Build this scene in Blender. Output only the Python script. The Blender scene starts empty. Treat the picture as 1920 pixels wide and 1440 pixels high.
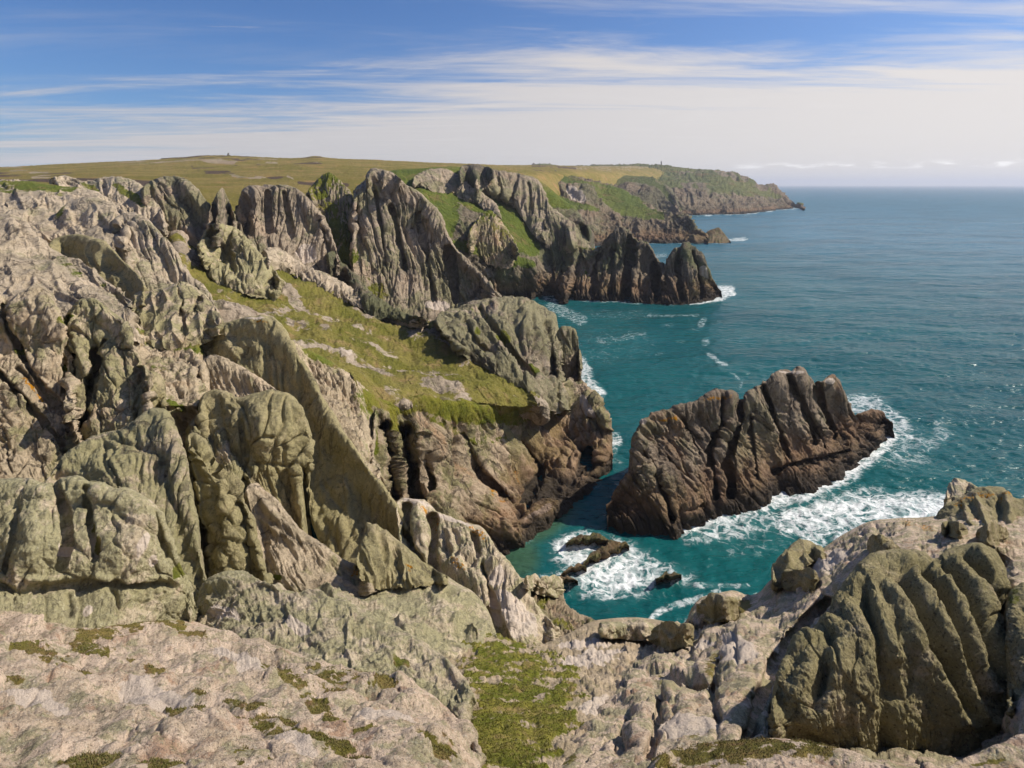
import bpy, math, random
import numpy as np
random.seed(7); np.random.seed(7)
C = bpy.context.scene.collection
F = 1144.0; CX = 960.0; HY = 346.0; H = 60.0     # focal length in px of the 1920 px photo, horizon row, eye height above the sea
STEP = 2.0
def dsea(py): return H*F/max(py-HY, 1.0)
def unproj(px, py, d):
    return np.stack([(px-CX)/F*d, d, H-(py-HY)/F*d], -1)
def toimg(P):
    d = np.maximum(P[..., 1], .5)
    return np.stack([P[..., 0]/d*F+CX, HY+(H-P[..., 2])/d*F, d], -1)
def P1(px, py, d): 
    v = unproj(np.array(float(px)), np.array(float(py)), float(d)); return (float(v[0]), float(v[1]), float(v[2]))
# ---------- noise ----------
def _hash(ix, iy, iz, seed):
    h = (ix.astype(np.uint32)*np.uint32(374761393) + iy.astype(np.uint32)*np.uint32(668265263)
         + iz.astype(np.uint32)*np.uint32(2147483647) + np.uint32((seed*974634777) & 0xffffffff))
    h = (h ^ (h >> np.uint32(13)))*np.uint32(1274126177)
    h = h ^ (h >> np.uint32(16)); h = h*np.uint32(2246822519); h = h ^ (h >> np.uint32(15))
    return h
_G = np.array([[1,1,0],[-1,1,0],[1,-1,0],[-1,-1,0],[1,0,1],[-1,0,1],[1,0,-1],[-1,0,-1],[0,1,1],[0,-1,1],[0,1,-1],[0,-1,-1],[1,1,0],[-1,1,0],[0,-1,1],[0,-1,-1]], np.float32)
def perlin(x, y, z, seed=0):
    x = np.asarray(x, np.float32); y = np.broadcast_to(np.asarray(y, np.float32), x.shape); z = np.broadcast_to(np.asarray(z, np.float32), x.shape)
    x0 = np.floor(x); y0 = np.floor(y); z0 = np.floor(z)
    fx = x-x0; fy = y-y0; fz = z-z0
    xi = x0.astype(np.int64); yi = y0.astype(np.int64); zi = z0.astype(np.int64)
    u = fx*fx*fx*(fx*(fx*6-15)+10); v = fy*fy*fy*(fy*(fy*6-15)+10); w = fz*fz*fz*(fz*(fz*6-15)+10)
    out = 0
    for dx in (0, 1):
        wx = u if dx else 1-u
        for dy in (0, 1):
            wy = v if dy else 1-v
            for dz in (0, 1):
                g = _G[_hash(xi+dx, yi+dy, zi+dz, seed) & np.uint32(15)]
                wz = w if dz else 1-w
                out = out + wx*wy*wz*(g[..., 0]*(fx-dx)+g[..., 1]*(fy-dy)+g[..., 2]*(fz-dz))
    return out
def fbm(P, sc, oct=5, seed=0, gain=.5, billow=False):
    a = 1.; out = 0; f = 1/sc
    for o in range(oct):
        n = perlin(P[..., 0]*f, P[..., 1]*f, P[..., 2]*f, seed+o*7)
        if billow: n = np.abs(n)*1.6-.35
        out = out + a*n; a *= gain; f *= 2.03
    return out
def worley2(x, y, seed=0):
    x = np.asarray(x, np.float32); y = np.asarray(y, np.float32)
    x0 = np.floor(x); y0 = np.floor(y); F1 = np.full(x.shape, 9., np.float32); F2 = F1.copy(); idr = np.zeros(x.shape, np.float32); tilt = np.zeros(x.shape, np.float32)
    for dx in (-1, 0, 1):
        for dy in (-1, 0, 1):
            h = _hash((x0+dx).astype(np.int64), (y0+dy).astype(np.int64), np.zeros_like(x0).astype(np.int64), seed)
            rx = (h & np.uint32(1023)).astype(np.float32)/1023; ry = ((h >> np.uint32(10)) & np.uint32(1023)).astype(np.float32)/1023
            rr = ((h >> np.uint32(20)) & np.uint32(1023)).astype(np.float32)/1023
            ox = x0+dx+rx-x; oy = y0+dy+ry-y; d = np.sqrt(ox*ox+oy*oy)
            c = d < F1; an = rr*43.7
            tilt = np.where(c, ox*np.cos(an)+oy*np.sin(an), tilt)
            F2 = np.where(c, F1, np.minimum(F2, d)); idr = np.where(c, rr, idr); F1 = np.where(c, d, F1)
    return tilt, F2-F1, idr
def sm(a, b, x):
    t = np.clip((x-a)/(b-a), 0, 1); return t*t*(3-2*t)
# ---------- surfaces ----------
def hermite(t, K, q):
    """non-uniform Catmull-Rom of knots K (n,c) at params t (n) evaluated at q"""
    n = len(t); m = np.zeros_like(K)
    dt = np.diff(t)[:, None]; s = np.diff(K, axis=0)/dt
    m[0] = s[0]; m[-1] = s[-1]
    if n > 2: m[1:-1] = (s[:-1]*dt[1:]+s[1:]*dt[:-1])/(dt[1:]+dt[:-1])
    i = np.clip(np.searchsorted(t, q, 'right')-1, 0, n-2)
    h = (t[i+1]-t[i])[:, None]; x = ((q-t[i])/(t[i+1]-t[i]))[:, None]
    return K[i]*(2*x**3-3*x**2+1)+K[i+1]*(3*x**2-2*x**3)+m[i]*h*(x**3-2*x**2+x)+m[i+1]*h*(x**3-x**2)
def resample(knots, n):
    K = np.array([(a, b, math.log(c)) for a, b, c in knots], float)
    w = np.array([1, 1, 60.])
    t = np.concatenate([[0], np.cumsum(np.maximum(np.linalg.norm(np.diff(K, axis=0)*w, axis=1), .5))])
    return hermite(t, K, np.linspace(0, t[-1], n)), t[-1]
SHORE = []; ALL = {}
def grid_normals(P):
    a = np.gradient(P, axis=0); b = np.gradient(P, axis=1)
    n = np.cross(a, b); n /= np.linalg.norm(n, axis=-1, keepdims=True)+1e-12
    return n
def seg_dist(X, Y, pts):
    best = np.full(X.shape, 1e9)
    for (ax, ay), (bx, by) in zip(pts[:-1], pts[1:]):
        vx, vy = bx-ax, by-ay; L = vx*vx+vy*vy+1e-9
        t = np.clip(((X-ax)*vx+(Y-ay)*vy)/L, 0, 1)
        best = np.minimum(best, (X-ax-t*vx)**2+(Y-ay-t*vy)**2)
    return np.sqrt(best)
def blob(X, Y, b):
    """soft mask of an ellipse (x,y,rx,ry[,deg]) or a thick line ('l',w,[pts])"""
    if b[0] == 'l':
        return sm(1.5, .4, seg_dist(X, Y, b[2])/b[1])
    if b[0] == 'p':                                   # polygon, soft edge w
        pts = b[2]; ins = np.zeros(X.shape, bool)
        for (ax, ay), (bx, by) in zip(pts, pts[1:]+pts[:1]):
            c = ((ay > Y) != (by > Y)) & (X < (bx-ax)*(Y-ay)/((by-ay)+1e-9)+ax); ins ^= c
        d = seg_dist(X, Y, pts+pts[:1])
        return np.clip(.5+np.where(ins, d, -d)/(2*b[1]), 0, 1)
    a = math.radians(b[4]) if len(b) > 4 else 0
    dx, dy = X-b[0], Y-b[1]
    u = (dx*math.cos(a)+dy*math.sin(a))/b[2]; v = (-dx*math.sin(a)+dy*math.cos(a))/b[3]
    return sm(1.4, .5, np.sqrt(u*u+v*v))
def mesh_grid(name, P, mask, mat, parent=None, smooth=True):
    n0, n1 = P.shape[:2]
    me = bpy.data.meshes.new(name)
    idx = np.arange(n0*n1).reshape(n0, n1)
    q = np.stack([idx[:-1, :-1], idx[1:, :-1], idx[1:, 1:], idx[:-1, 1:]], -1).reshape(-1, 4)
    me.vertices.add(n0*n1); me.vertices.foreach_set('co', P.reshape(-1).astype(np.float32))
    nf = len(q)
    me.loops.add(nf*4); me.loops.foreach_set('vertex_index', q.reshape(-1).astype(np.int32))
    me.polygons.add(nf); me.polygons.foreach_set('loop_start', np.arange(0, nf*4, 4, dtype=np.int32))
    me.polygons.foreach_set('loop_total', np.full(nf, 4, np.int32))
    me.polygons.foreach_set('use_smooth', np.full(nf, smooth, bool))
    me.update(calc_edges=True)
    if mask is not None:
        at = me.color_attributes.new('mask', 'FLOAT_COLOR', 'POINT')
        at.data.foreach_set('color', mask.reshape(-1).astype(np.float32))
    me.materials.append(mat)
    o = bpy.data.objects.new(name, me); C.objects.link(o)
    if parent: o.parent = parent
    return o
def tag(o, label=None, cat=None, group=None, kind=None):
    if kind: o['kind'] = kind
    if label: o['label'] = label
    if cat: o['category'] = cat
    if group: o['group'] = group
    return o
def _mass(name, rails, mat, label=None, cat=None, kind=None, group=None, T=None, wrap=(1, 1), sea=False,
         flutes=(), blocks=(), bumps=(), rough=(3, 18, 5), strokes=(), veg=(), orange=(), pale=(), autoveg=None, vegamp=0,
         lichen=.5, seed=1, step=None, back=True, ws=6, push=(), conform=False, skirt='d', taper=None, vegk=.75, facet=None, relief=5, bare=(), heather=(), steep=None, crest=None, vegnoise=None, hug=.022, ext=None, crestw=26):
    step = step or STEP
    rr = []
    if ext: rails = [list(r)+[(ext, r[-1][1]+30, r[-1][2]*.95)] for r in rails]
    for r in rails:
        r = [(a, b, (dsea(b) if c == 0 else c)) for a, b, c in r]
        w = max(r[-1][0]-r[0][0], 20)
        k0, k1 = r[0], r[-1]
        if wrap[0]: r = [(k0[0]-w*.015*wrap[0], k0[1]+w*.01, k0[2]*(1+.10*wrap[0]))]+r
        if wrap[1]: r = r+[(k1[0]+w*.015*wrap[1], k1[1]+w*.01, k1[2]*(1+.10*wrap[1]))]
        if sea: r = [(a, b, min(c, dsea(b)*.975) if b > 352 else c) for a, b, c in r[:]] if r[-1][2] != dsea(r[-1][1]) else r
        rr.append(r)
    if conform:
        q = resample(rr[-1], 60)[0]; bd = buf_depth(q[:, 0], q[:, 1]+3)
        ra = np.where(np.isfinite(bd), bd/np.exp(q[:, 2]), np.nan)
        if np.isfinite(ra).any():
            g = np.isfinite(ra); ra = np.interp(np.arange(60), np.where(g)[0], ra[g]); ra = np.clip(ra*.99, .72, 1.35)
            for _ in range(30): ra = np.convolve(np.pad(ra, 1, 'edge'), [.25, .5, .25], 'valid')
            rr = [[(a, b, c*float(np.interp((a-q[0, 0])/(q[-1, 0]-q[0, 0]+1e-6), np.linspace(0, 1, 60), ra))) for a, b, c in r] for r in rr]
    if sea:
        base = [k for k, c in zip(rails[-1], rails[-1])]
        SHORE.append(np.array([P1(a, b, dsea(b) if c == 0 else c)[:2] for a, b, c in rails[-1] if c == 0]))
    L = max(resample(r, 50)[1] for r in rr)
    N = max(24, int(L/step)); 
    R = [resample(r, N)[0] for r in rr]
    k_ = steep if steep is not None else (1 if kind == 'structure' else .55)
    lb = R[-1][:, 2].copy()
    for r_ in R: r_[:, 2] = lb+(r_[:, 2]-lb)*k_
    if conform == 'hug':
        for i_, r_ in enumerate(R):
            bd = buf_depth(r_[:, 0], r_[:, 1]+2); ra = bd/np.exp(r_[:, 2]); g = np.isfinite(ra) & (ra > .78) & (ra < 1.28)
            if g.sum() < 3: continue
            v = i_/(len(R)-1); ra = np.interp(np.arange(N), np.where(g)[0], ra[g])
            for _ in range(60): ra = np.convolve(np.pad(ra, 1, 'edge'), [.25, .5, .25], 'valid')
            r_[:, 2] += np.log(ra)*(.85 if i_ else .6)+math.log(1-hug*(.2+math.sin(math.pi*v)**.7))
    if sea:
        b = R[-1]; p = unproj(b[:, 0], b[:, 1], np.exp(b[:, 2])); u = p.copy(); dm = np.median(p[:, 1])
        u[:, 2] -= max(4, dm*.02); u[:, 1] -= dm*.012
        q = toimg(u); q[:, 2] = np.log(q[:, 2]); R.append(q)
    elif skirt:
        b = R[-1]; a_ = R[-2]; p = unproj(b[:, 0], b[:, 1], np.exp(b[:, 2])); p0 = unproj(a_[:, 0], a_[:, 1], np.exp(a_[:, 2]))
        if skirt == 'u':
            u = p.copy(); dl = np.median(np.linalg.norm(p-p0, axis=1)); u[:, 1] += dl*1.2; u[:, 2] -= dl*.15
        else:
            u = p+(p-p0)*.18; u[:, 2] -= np.linalg.norm(p-p0, axis=1)*.12
        q = toimg(u); q[:, 2] = np.log(q[:, 2]); R.append(q)
    if back:
        c = R[0]; p = unproj(c[:, 0], c[:, 1], np.exp(c[:, 2])); dm = np.median(p[:, 1]); t = T or dm*.08
        outs = []
        for fy, fz in ((.35, -.10), (.8, -.45), (1.1, -1.2), (1.25, -2.2)):
            u = p.copy(); u[:, 1] += t*fy; u[:, 0] += t*fy*p[:, 0]/p[:, 1]; u[:, 2] += t*fz-t*fy*np.maximum((c[:, 1]-HY)/F, 0)*1.03
            q = toimg(u); q[:, 2] = np.log(q[:, 2]); outs.append(q)
        R = outs[::-1]+R
        nb = 4
    else: nb = 0
    R = np.array(R)                                   # rails, N, 3
    dd = np.diff(R, axis=0); dd[..., 2] *= 60
    seg = np.maximum(np.median(np.linalg.norm(dd, axis=-1), axis=1), 4)
    t = np.concatenate([[0], np.cumsum(seg)])
    M = max(16, int(t[-1]/step))
    q = np.linspace(0, t[-1], M)
    A = hermite(t, R.reshape(len(R), -1), q).reshape(M, N, 3)
    px, py, d = A[..., 0], A[..., 1], np.exp(A[..., 2])
    for f_, b_ in push: d = d*(1+f_*blob(px, py, b_))
    P = unproj(px, py, d)
    n = grid_normals(P)
    view = -P.copy(); view[..., 2] += H
    r0 = int(M*.35)
    if np.mean(np.sum(n*view, -1)[r0:]) < 0: n = -n
    for _ in range(2):                                # soften the base normals
        for ax in (0, 1):
            n = (np.roll(n, 2, ax)+n+np.roll(n, -2, ax))/3
    n /= np.linalg.norm(n, axis=-1, keepdims=True)+1e-9
    U = d/F; um = float(np.median(U))
    s = np.linspace(0, L, N)[None, :]+0*q[:, None]; tt = q[:, None]+0*s
    Pw = P/um                                         # world position in px units at the median depth
    h = np.zeros(px.shape); hw = np.zeros(px.shape)
    w1 = perlin(Pw[..., 0]/90, Pw[..., 1]/90, Pw[..., 2]/90, seed+50); w2 = perlin(Pw[..., 0]/35, Pw[..., 1]/35, Pw[..., 2]/35, seed+51)
    for i, (amp, Lf, k, tilt) in enumerate(flutes):
        x = (s+tilt*tt)/Lf+w1*1.1+w2*.35; y = tt/(Lf*k)+w1*.5
        f = np.abs(perlin(x, y, 0*x+.37, seed+i*3))
        f = .62*np.minimum(f*2.6, 1.0)**.6+.38*np.minimum(np.abs(perlin(x*1.9+3, y*1.4, 0*x+.71, seed+i*3+1))*2.6, 1)
        md = sm(-.32, .35, perlin(Pw[..., 0]/95, Pw[..., 1]/95, Pw[..., 2]/150, seed+77+i))
        h += amp*.85*(f-.6)*(.18+1.1*md)
    for i, (amp, Lb, k, tilt) in enumerate(blocks):
        x = (s+tilt*tt)/Lb+w1*.5+w2*.18; y = tt/(Lb*k)-tilt*.3*s/Lb+w1*.35+w2*.12
        tl_, e, rnd = worley2(x, y, seed+i*5)
        h += amp*(-.8*np.exp(-(e/.05)**2)+sm(0, .09, e)*(.7*(rnd-.5)+1.5*tl_)+.40*sm(0, .3, e)-.15)
    if relief: hw += relief*fbm(Pw, 95, 3, seed+60, .5)*1.6
    if facet is None: facet = (1.0, 30) if mat in (M_dome, M_flute, M_pink, M_gully) else ((0, 1) if mat in (M_moor, M_slope) else (2.0, 21))
    if facet[0]:
        tl = flutes[0][3] if flutes else -.2
        for j in (0, 1):
            Lf = facet[1]*(1, .47)[j]
            x = (s+tl*tt)/Lf+w1*.9+w2*.45; y = tt/(Lf*2.1)+w2*.3
            tl_, e, rnd = worley2(x, y, seed+200+j)
            h += facet[0]*(1, .55)[j]*(sm(0, .10, e)*((rnd-.5)+1.6*tl_)-.7*np.exp(-(e/.07)**2))
    for i, (amp, Lb) in enumerate(bumps):             # rounded weathered lumps
        hw += amp*fbm(Pw, Lb, 3, seed+20+i, .45, True)
    if rough: hw += rough[0]*fbm(Pw, rough[1], rough[2], seed+30, .55, True)
    h = h+hw*(um/U)**.55
    X = px+w2*ws+w1*ws; Y = py+w2*ws*.8-w1*ws
    for amp, w, pts in strokes:
        xs = [p[0] for p in pts]; ys = [p[1] for p in pts]; m = 3*abs(w)
        sel = (X > min(xs)-m) & (X < max(xs)+m) & (Y > min(ys)-m) & (Y < max(ys)+m)
        if not sel.any(): continue
        e = seg_dist(X[sel], Y[sel], pts)/w
        h[sel] += amp*(np.exp(-e**2) if amp < 0 else np.exp(-np.abs(e)**2.6))
    vm = np.zeros(px.shape)
    Xv = px+w2*9; Yv = py+w1*9+w2*5
    for b in veg:
        st = 1.0
        if isinstance(b[-1], str): st = float(b[-1]); b = b[:-1]
        vm = np.maximum(vm, st*blob(Xv, Yv, b))
    if vegnoise: vm = np.clip(vm+sm(.02, .3, vm)*vegnoise[0]*(fbm(Pw, vegnoise[1], 5, seed+33, .6)-.12), 0, 1)
    if vegamp:
        nz = fbm(Pw, vegamp[1], 4, seed+90, .5, True)
    keep = 1-vegk*vm if veg else 1.0
    tp = taper if taper is not None else ((26, 26) if kind == 'structure' and not sea else (0, 9))
    if tp[0]:
        q0 = t[nb]; keep = keep*(.05+.95*sm(q0-2, q0+tp[0], tt))
    cr_ = crest if crest is not None else (.32 if kind != 'structure' else 1)
    if cr_ < 1 and nb: keep = keep*(cr_+(1-cr_)*sm(t[nb]-1, t[nb]+crestw, tt))
    if tp[1]: keep = keep*(.15+.85*sm(0, tp[1], s)*sm(0, tp[1], L-s))
    Pd = P+n*(h*keep*U)[..., None]
    if vegamp: Pd = Pd+n*(sm(.3, .8, vm)*vegamp[0]*(nz+.5)*U)[..., None]
    if sea and not kind: pass
    n2 = grid_normals(Pd)
    if np.mean(np.sum(n2*n, -1)) < 0: n2 = -n2
    if autoveg:
        a0, a1, st = autoveg
        nn = n2[..., 2]*.6+n[..., 2]*.4
        cov = sm(a0, a1, nn+.25*fbm(Pw, 60, 4, seed+95))*st
        cov = cov*sm(3, 12, Pd[..., 2]) if sea else cov
        vm = np.maximum(vm, cov)
    om = np.zeros(px.shape); pm = np.zeros(px.shape); hm = np.zeros(px.shape)
    for b in bare: vm = vm*(1-blob(Xv, Yv, b))
    for b in heather: hm = np.maximum(hm, blob(Xv, Yv, b))
    for b in orange:
        om = np.maximum(om, blob(Xv, Yv, b))
    for b in pale: pm = np.maximum(pm, blob(Xv, Yv, b))
    mask = np.stack([vm, om, pm, lichen-1.4*hm], -1)
    o = mesh_grid(name, Pd, mask, mat)
    tag(o, label, cat, group, kind)
    im = toimg(Pd[nb and int(M*t[nb]/t[-1]):]); splat(im)
    return o
BX, BY, BS = -300, 200, 4
BUF = np.full((380, 660), np.inf)
def splat(im):
    x = ((im[..., 0]-BX)/BS).astype(int).ravel(); y = ((im[..., 1]-BY)/BS).astype(int).ravel()
    k = (x >= 0) & (x < BUF.shape[1]) & (y >= 0) & (y < BUF.shape[0])
    np.minimum.at(BUF, (y[k], x[k]), im[..., 2].ravel()[k])
def buf_depth(px, py):
    x = ((px-BX)/BS).astype(int); y = ((py-BY)/BS).astype(int); v = []
    for dx in (-1, 0, 1):
        for dy in (0, 1):
            v.append(BUF[np.clip(y+dy, 0, BUF.shape[0]-1), np.clip(x+dx, 0, BUF.shape[1]-1)])
    v = np.array(v); v[~np.isfinite(v)] = np.nan
    import warnings
    with warnings.catch_warnings():
        warnings.simplefilter('ignore'); return np.nanmedian(v, axis=0)
QUEUE = []
def mass(name, rails, mat, **kw):
    QUEUE.append((name, rails, mat, kw))
def run_queue():
    for st in (True, False):
        for name, rails, mat, kw in QUEUE:
            if (kw.get('kind') == 'structure') == st: _mass(name, rails, mat, **kw)
# ---------- materials ----------
class NT:
    def __init__(s, nt): s.nt = nt; s.n = nt.nodes; s.l = nt.links
    def node(s, t, **kw):
        x = s.n.new(t)
        for k, v in kw.items():
            if k.startswith('_'): setattr(x, k[1:], v)
        return x
    def link(s, a, b): s.l.new(a, b)
    def noise(s, vec, scale, detail=6, rough=.6, dist=0.0, col=False):
        x = s.n.new('ShaderNodeTexNoise'); x.inputs['Scale'].default_value = scale; x.inputs['Detail'].default_value = detail
        x.inputs['Roughness'].default_value = rough; x.inputs['Distortion'].default_value = dist
        s.l.new(vec, x.inputs['Vector']); return x.outputs['Color' if col else 'Fac']
    def vor(s, vec, scale, feat='F1'):
        x = s.n.new('ShaderNodeTexVoronoi'); x.feature = feat; x.inputs['Scale'].default_value = scale
        s.l.new(vec, x.inputs['Vector']); return x.outputs['Distance']
    def ramp(s, f, a, b, lo=0., hi=1.):
        x = s.n.new('ShaderNodeMapRange'); x.interpolation_type = 'SMOOTHSTEP'
        x.inputs[1].default_value = a; x.inputs[2].default_value = b; x.inputs[3].default_value = lo; x.inputs[4].default_value = hi
        s.l.new(f, x.inputs[0]); return x.outputs[0]
    def math(s, op, a, b=None, c=None, clamp=False):
        x = s.n.new('ShaderNodeMath'); x.operation = op; x.use_clamp = clamp
        for i, v in enumerate((a, b, c)):
            if v is None: continue
            if isinstance(v, (int, float)): x.inputs[i].default_value = v
            else: s.l.new(v, x.inputs[i])
        return x.outputs[0]
    def mix(s, f, a, b, mode='MIX'):
        x = s.n.new('ShaderNodeMix'); x.data_type = 'RGBA'; x.blend_type = mode
        for i, v in ((0, f), (6, a), (7, b)):
            if isinstance(v, (int, float)): x.inputs[i].default_value = v
            elif isinstance(v, tuple): x.inputs[i].default_value = (*v, 1)
            else: s.l.new(v, x.inputs[i])
        return x.outputs[2]
    def scale(s, vec, xyz, rot=None):
        x = s.n.new('ShaderNodeMapping'); x.inputs['Scale'].default_value = xyz
        if rot: x.inputs['Rotation'].default_value = rot
        s.l.new(vec, x.inputs['Vector']); return x.outputs[0]
    def bump(s, h, dist, strength=1, prev=None):
        x = s.n.new('ShaderNodeBump'); x.inputs['Distance'].default_value = dist; x.inputs['Strength'].default_value = strength
        s.l.new(h, x.inputs['Height'])
        if prev: s.l.new(prev, x.inputs['Normal'])
        return x.outputs[0]
def new_mat(name):
    m = bpy.data.materials.new(name); m.use_nodes = True
    t = NT(m.node_tree); t.n.clear()
    out = t.n.new('ShaderNodeOutputMaterial'); b = t.n.new('ShaderNodeBsdfPrincipled'); t.link(b.outputs[0], out.inputs[0])
    return m, t, b
def attr(t):
    a = t.n.new('ShaderNodeAttribute'); a.attribute_name = 'mask'
    sp = t.n.new('ShaderNodeSeparateColor'); t.link(a.outputs['Color'], sp.inputs[0])
    return sp.outputs[0], sp.outputs[1], sp.outputs[2], a.outputs['Alpha']
def rock_mat(name, d, light=(.42, .35, .29), mid=(.27, .235, .19), dark=(.085, .07, .055), lichen=(.20, .20, .105), warm=(.34, .20, .12),
             grass=((.105, .125, .025), (.17, .17, .045), (.20, .15, .07)), speck=.5, tide=None, streak=.5, warmth=.25, bumpy=1., lich=1.0, cracks=.9, gbump=1):
    """granite seen from about d metres: feature sizes follow the pixel size at that distance"""
    u = d/F
    m, t, b = new_mat(name)
    geo = t.n.new('ShaderNodeNewGeometry'); P = geo.outputs['Position']
    vg, og, pl, la = attr(t)
    def ns(px, det=6, ro=.6, dist=0., vec=None): return t.noise(vec or P, 1/(px*u), det, ro, dist)
    big = ns(190, 5, .6); md = ns(55, 7, .65, .4); fine = ns(9, 6, .7); tiny = ns(4, 4, .75)
    col = t.mix(t.ramp(t.math('ADD', t.math('MULTIPLY', md, .6), t.math('MULTIPLY', big, .4)), .40, .60), mid, light)
    col = t.mix(t.math('MULTIPLY', t.ramp(ns(80, 6, .6, .6), .52, .68), warmth), col, warm)
    # lichen crust
    lf = t.math('ADD', t.math('MULTIPLY', ns(70, 8, .68, .5), .75), t.math('MULTIPLY', fine, .25))
    lm = t.ramp(t.math('ADD', lf, t.math('MULTIPLY', t.math('SUBTRACT', la, .5), .35)), .47, .56)
    col = t.mix(t.math('MULTIPLY', lm, .8*lich), col, lichen)
    # dark weathering streaks running down the rock
    sv = t.scale(P, (1, 1, .12))
    st = t.ramp(t.noise(sv, 1/(14*u), 6, .65, .3), .53, .66)
    st = t.math('MULTIPLY', st, t.ramp(ns(120, 4, .5), .42, .6))
    col = t.mix(t.math('MULTIPLY', st, streak), col, dark)
    # specks of black lichen and crystals
    sp = t.ramp(t.math('ADD', t.math('MULTIPLY', fine, .5), t.math('MULTIPLY', tiny, .5)), .51, .60)
    col = t.mix(t.math('MULTIPLY', sp, speck), col, dark)
    hi = t.ramp(ns(6, 3, .8), .56, .68)
    col = t.mix(t.math('MULTIPLY', hi, .35*speck+.1), col, tuple(min(.75, c*1.5) for c in light))
    # open joints, following the dip of the rock, broken up along their length
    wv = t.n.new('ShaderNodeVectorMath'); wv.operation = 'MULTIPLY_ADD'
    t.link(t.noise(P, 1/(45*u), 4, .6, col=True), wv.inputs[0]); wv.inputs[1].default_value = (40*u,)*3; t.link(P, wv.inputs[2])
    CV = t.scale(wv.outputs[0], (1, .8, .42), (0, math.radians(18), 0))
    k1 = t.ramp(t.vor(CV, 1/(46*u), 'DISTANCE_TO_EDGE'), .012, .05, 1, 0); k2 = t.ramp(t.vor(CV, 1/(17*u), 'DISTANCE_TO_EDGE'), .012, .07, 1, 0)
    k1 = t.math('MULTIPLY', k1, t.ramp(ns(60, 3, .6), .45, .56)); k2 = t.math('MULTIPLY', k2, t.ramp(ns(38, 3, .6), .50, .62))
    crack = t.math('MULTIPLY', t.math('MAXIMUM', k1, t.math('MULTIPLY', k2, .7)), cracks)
    col = t.mix(t.math('MULTIPLY', crack, .75), col, dark)  # shade inside the thin joints, painted into the rock colour
    # pale scars and orange lichen / iron patches
    pm = t.ramp(t.math('ADD', pl, t.math('MULTIPLY', t.math('SUBTRACT', md, .5), 1.6)), .42, .62)
    col = t.mix(t.math('MULTIPLY', pm, t.math('MULTIPLY', t.ramp(pl, 0, .15), .85)), col, (.56, .48, .41))
    om = t.math('MULTIPLY', t.ramp(t.math('ADD', t.math('MULTIPLY', og, .6), t.math('MULTIPLY', t.math('SUBTRACT', ns(14, 6, .7), .5), 3.2)), .48, .8), t.ramp(og, 0, .3))
    col = t.mix(t.math('MULTIPLY', om, .9), col, (.42, .20, .035))
    if tide:
        sz = t.n.new('ShaderNodeSeparateXYZ'); t.link(P, sz.inputs[0])
        zz = t.math('ADD', sz.outputs[2], t.math('MULTIPLY', t.math('SUBTRACT', md, .5), tide*1.6))
        col = t.mix(t.ramp(zz, tide*2.6, tide*1.0, 0, .55), col, (.20, .115, .065))
        col = t.mix(t.ramp(zz, tide*1.1, tide*.35, 0, .92), col, (.028, .023, .018))
    # turf
    gn = t.math('ADD', t.math('MULTIPLY', ns(26, 7, .7), .6), t.math('MULTIPLY', fine, .4))
    gm = t.ramp(t.math('ADD', vg, t.math('MULTIPLY', t.math('SUBTRACT', gn, .5), 2.2)), .40, .60)
    gm = t.math('MULTIPLY', gm, t.ramp(vg, .02, .2))
    g = t.mix(t.ramp(ns(120, 6, .6, .5), .42, .60), grass[0], grass[1])
    g = t.mix(t.ramp(ns(60, 7, .7, .3), .52, .66), g, grass[2])
    g = t.mix(t.math('MULTIPLY', t.ramp(fine, .5, .68), .5), g, tuple(c*.45 for c in grass[0]))
    g = t.mix(t.math('MULTIPLY', t.ramp(tiny, .52, .7), .35), g, tuple(min(1, c*1.7) for c in grass[1]))
    col = t.mix(gm, col, g)
    hea = t.ramp(t.math('ADD', la, t.math('MULTIPLY', t.math('SUBTRACT', md, .5), 1.2)), -.15, -.45)
    col = t.mix(hea, col, t.mix(fine, (.055, .036, .026), (.115, .08, .055)))
    hs = t.n.new('ShaderNodeHueSaturation'); hs.inputs['Saturation'].default_value = 1.14; t.link(col, hs.inputs['Color'])
    t.link(hs.outputs[0], b.inputs['Base Color'])
    b.inputs['Roughness'].default_value = .88; b.inputs['Specular IOR Level'].default_value = .25
    hh = t.math('ADD', t.math('MULTIPLY', ns(10, 8, .7, .2), .7), t.math('MULTIPLY', t.vor(P, 1/(7*u)), -.12))
    hh = t.math('SUBTRACT', hh, t.math('MULTIPLY', crack, .35))
    bmp = t.bump(hh, 9*u*bumpy, .9)
    bmp = t.bump(tiny, 3.2*u*bumpy, .8, bmp)
    t.link(bmp, b.inputs['Normal'])
    return m
# ---------- materials in use ----------
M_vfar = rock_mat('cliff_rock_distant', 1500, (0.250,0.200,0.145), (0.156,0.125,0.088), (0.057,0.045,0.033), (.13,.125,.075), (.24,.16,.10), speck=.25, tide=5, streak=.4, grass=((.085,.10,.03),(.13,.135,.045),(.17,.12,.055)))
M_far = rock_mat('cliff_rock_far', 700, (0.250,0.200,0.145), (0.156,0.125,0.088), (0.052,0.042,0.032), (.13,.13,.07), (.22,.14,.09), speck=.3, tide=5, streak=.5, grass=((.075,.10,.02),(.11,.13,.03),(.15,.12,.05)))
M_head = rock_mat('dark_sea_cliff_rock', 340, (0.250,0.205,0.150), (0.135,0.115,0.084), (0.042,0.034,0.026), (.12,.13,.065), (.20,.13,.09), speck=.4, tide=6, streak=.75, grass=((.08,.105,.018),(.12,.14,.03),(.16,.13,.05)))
M_tower = rock_mat('cliff_slab_granite', 230, (.40,.33,.255), (.265,.22,.165), (.08,.067,.05), (.21,.20,.115), (.42,.28,.19), speck=.35, streak=.7, grass=((.09,.105,.016),(.14,.14,.03),(.20,.155,.06)), tide=3)
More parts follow.
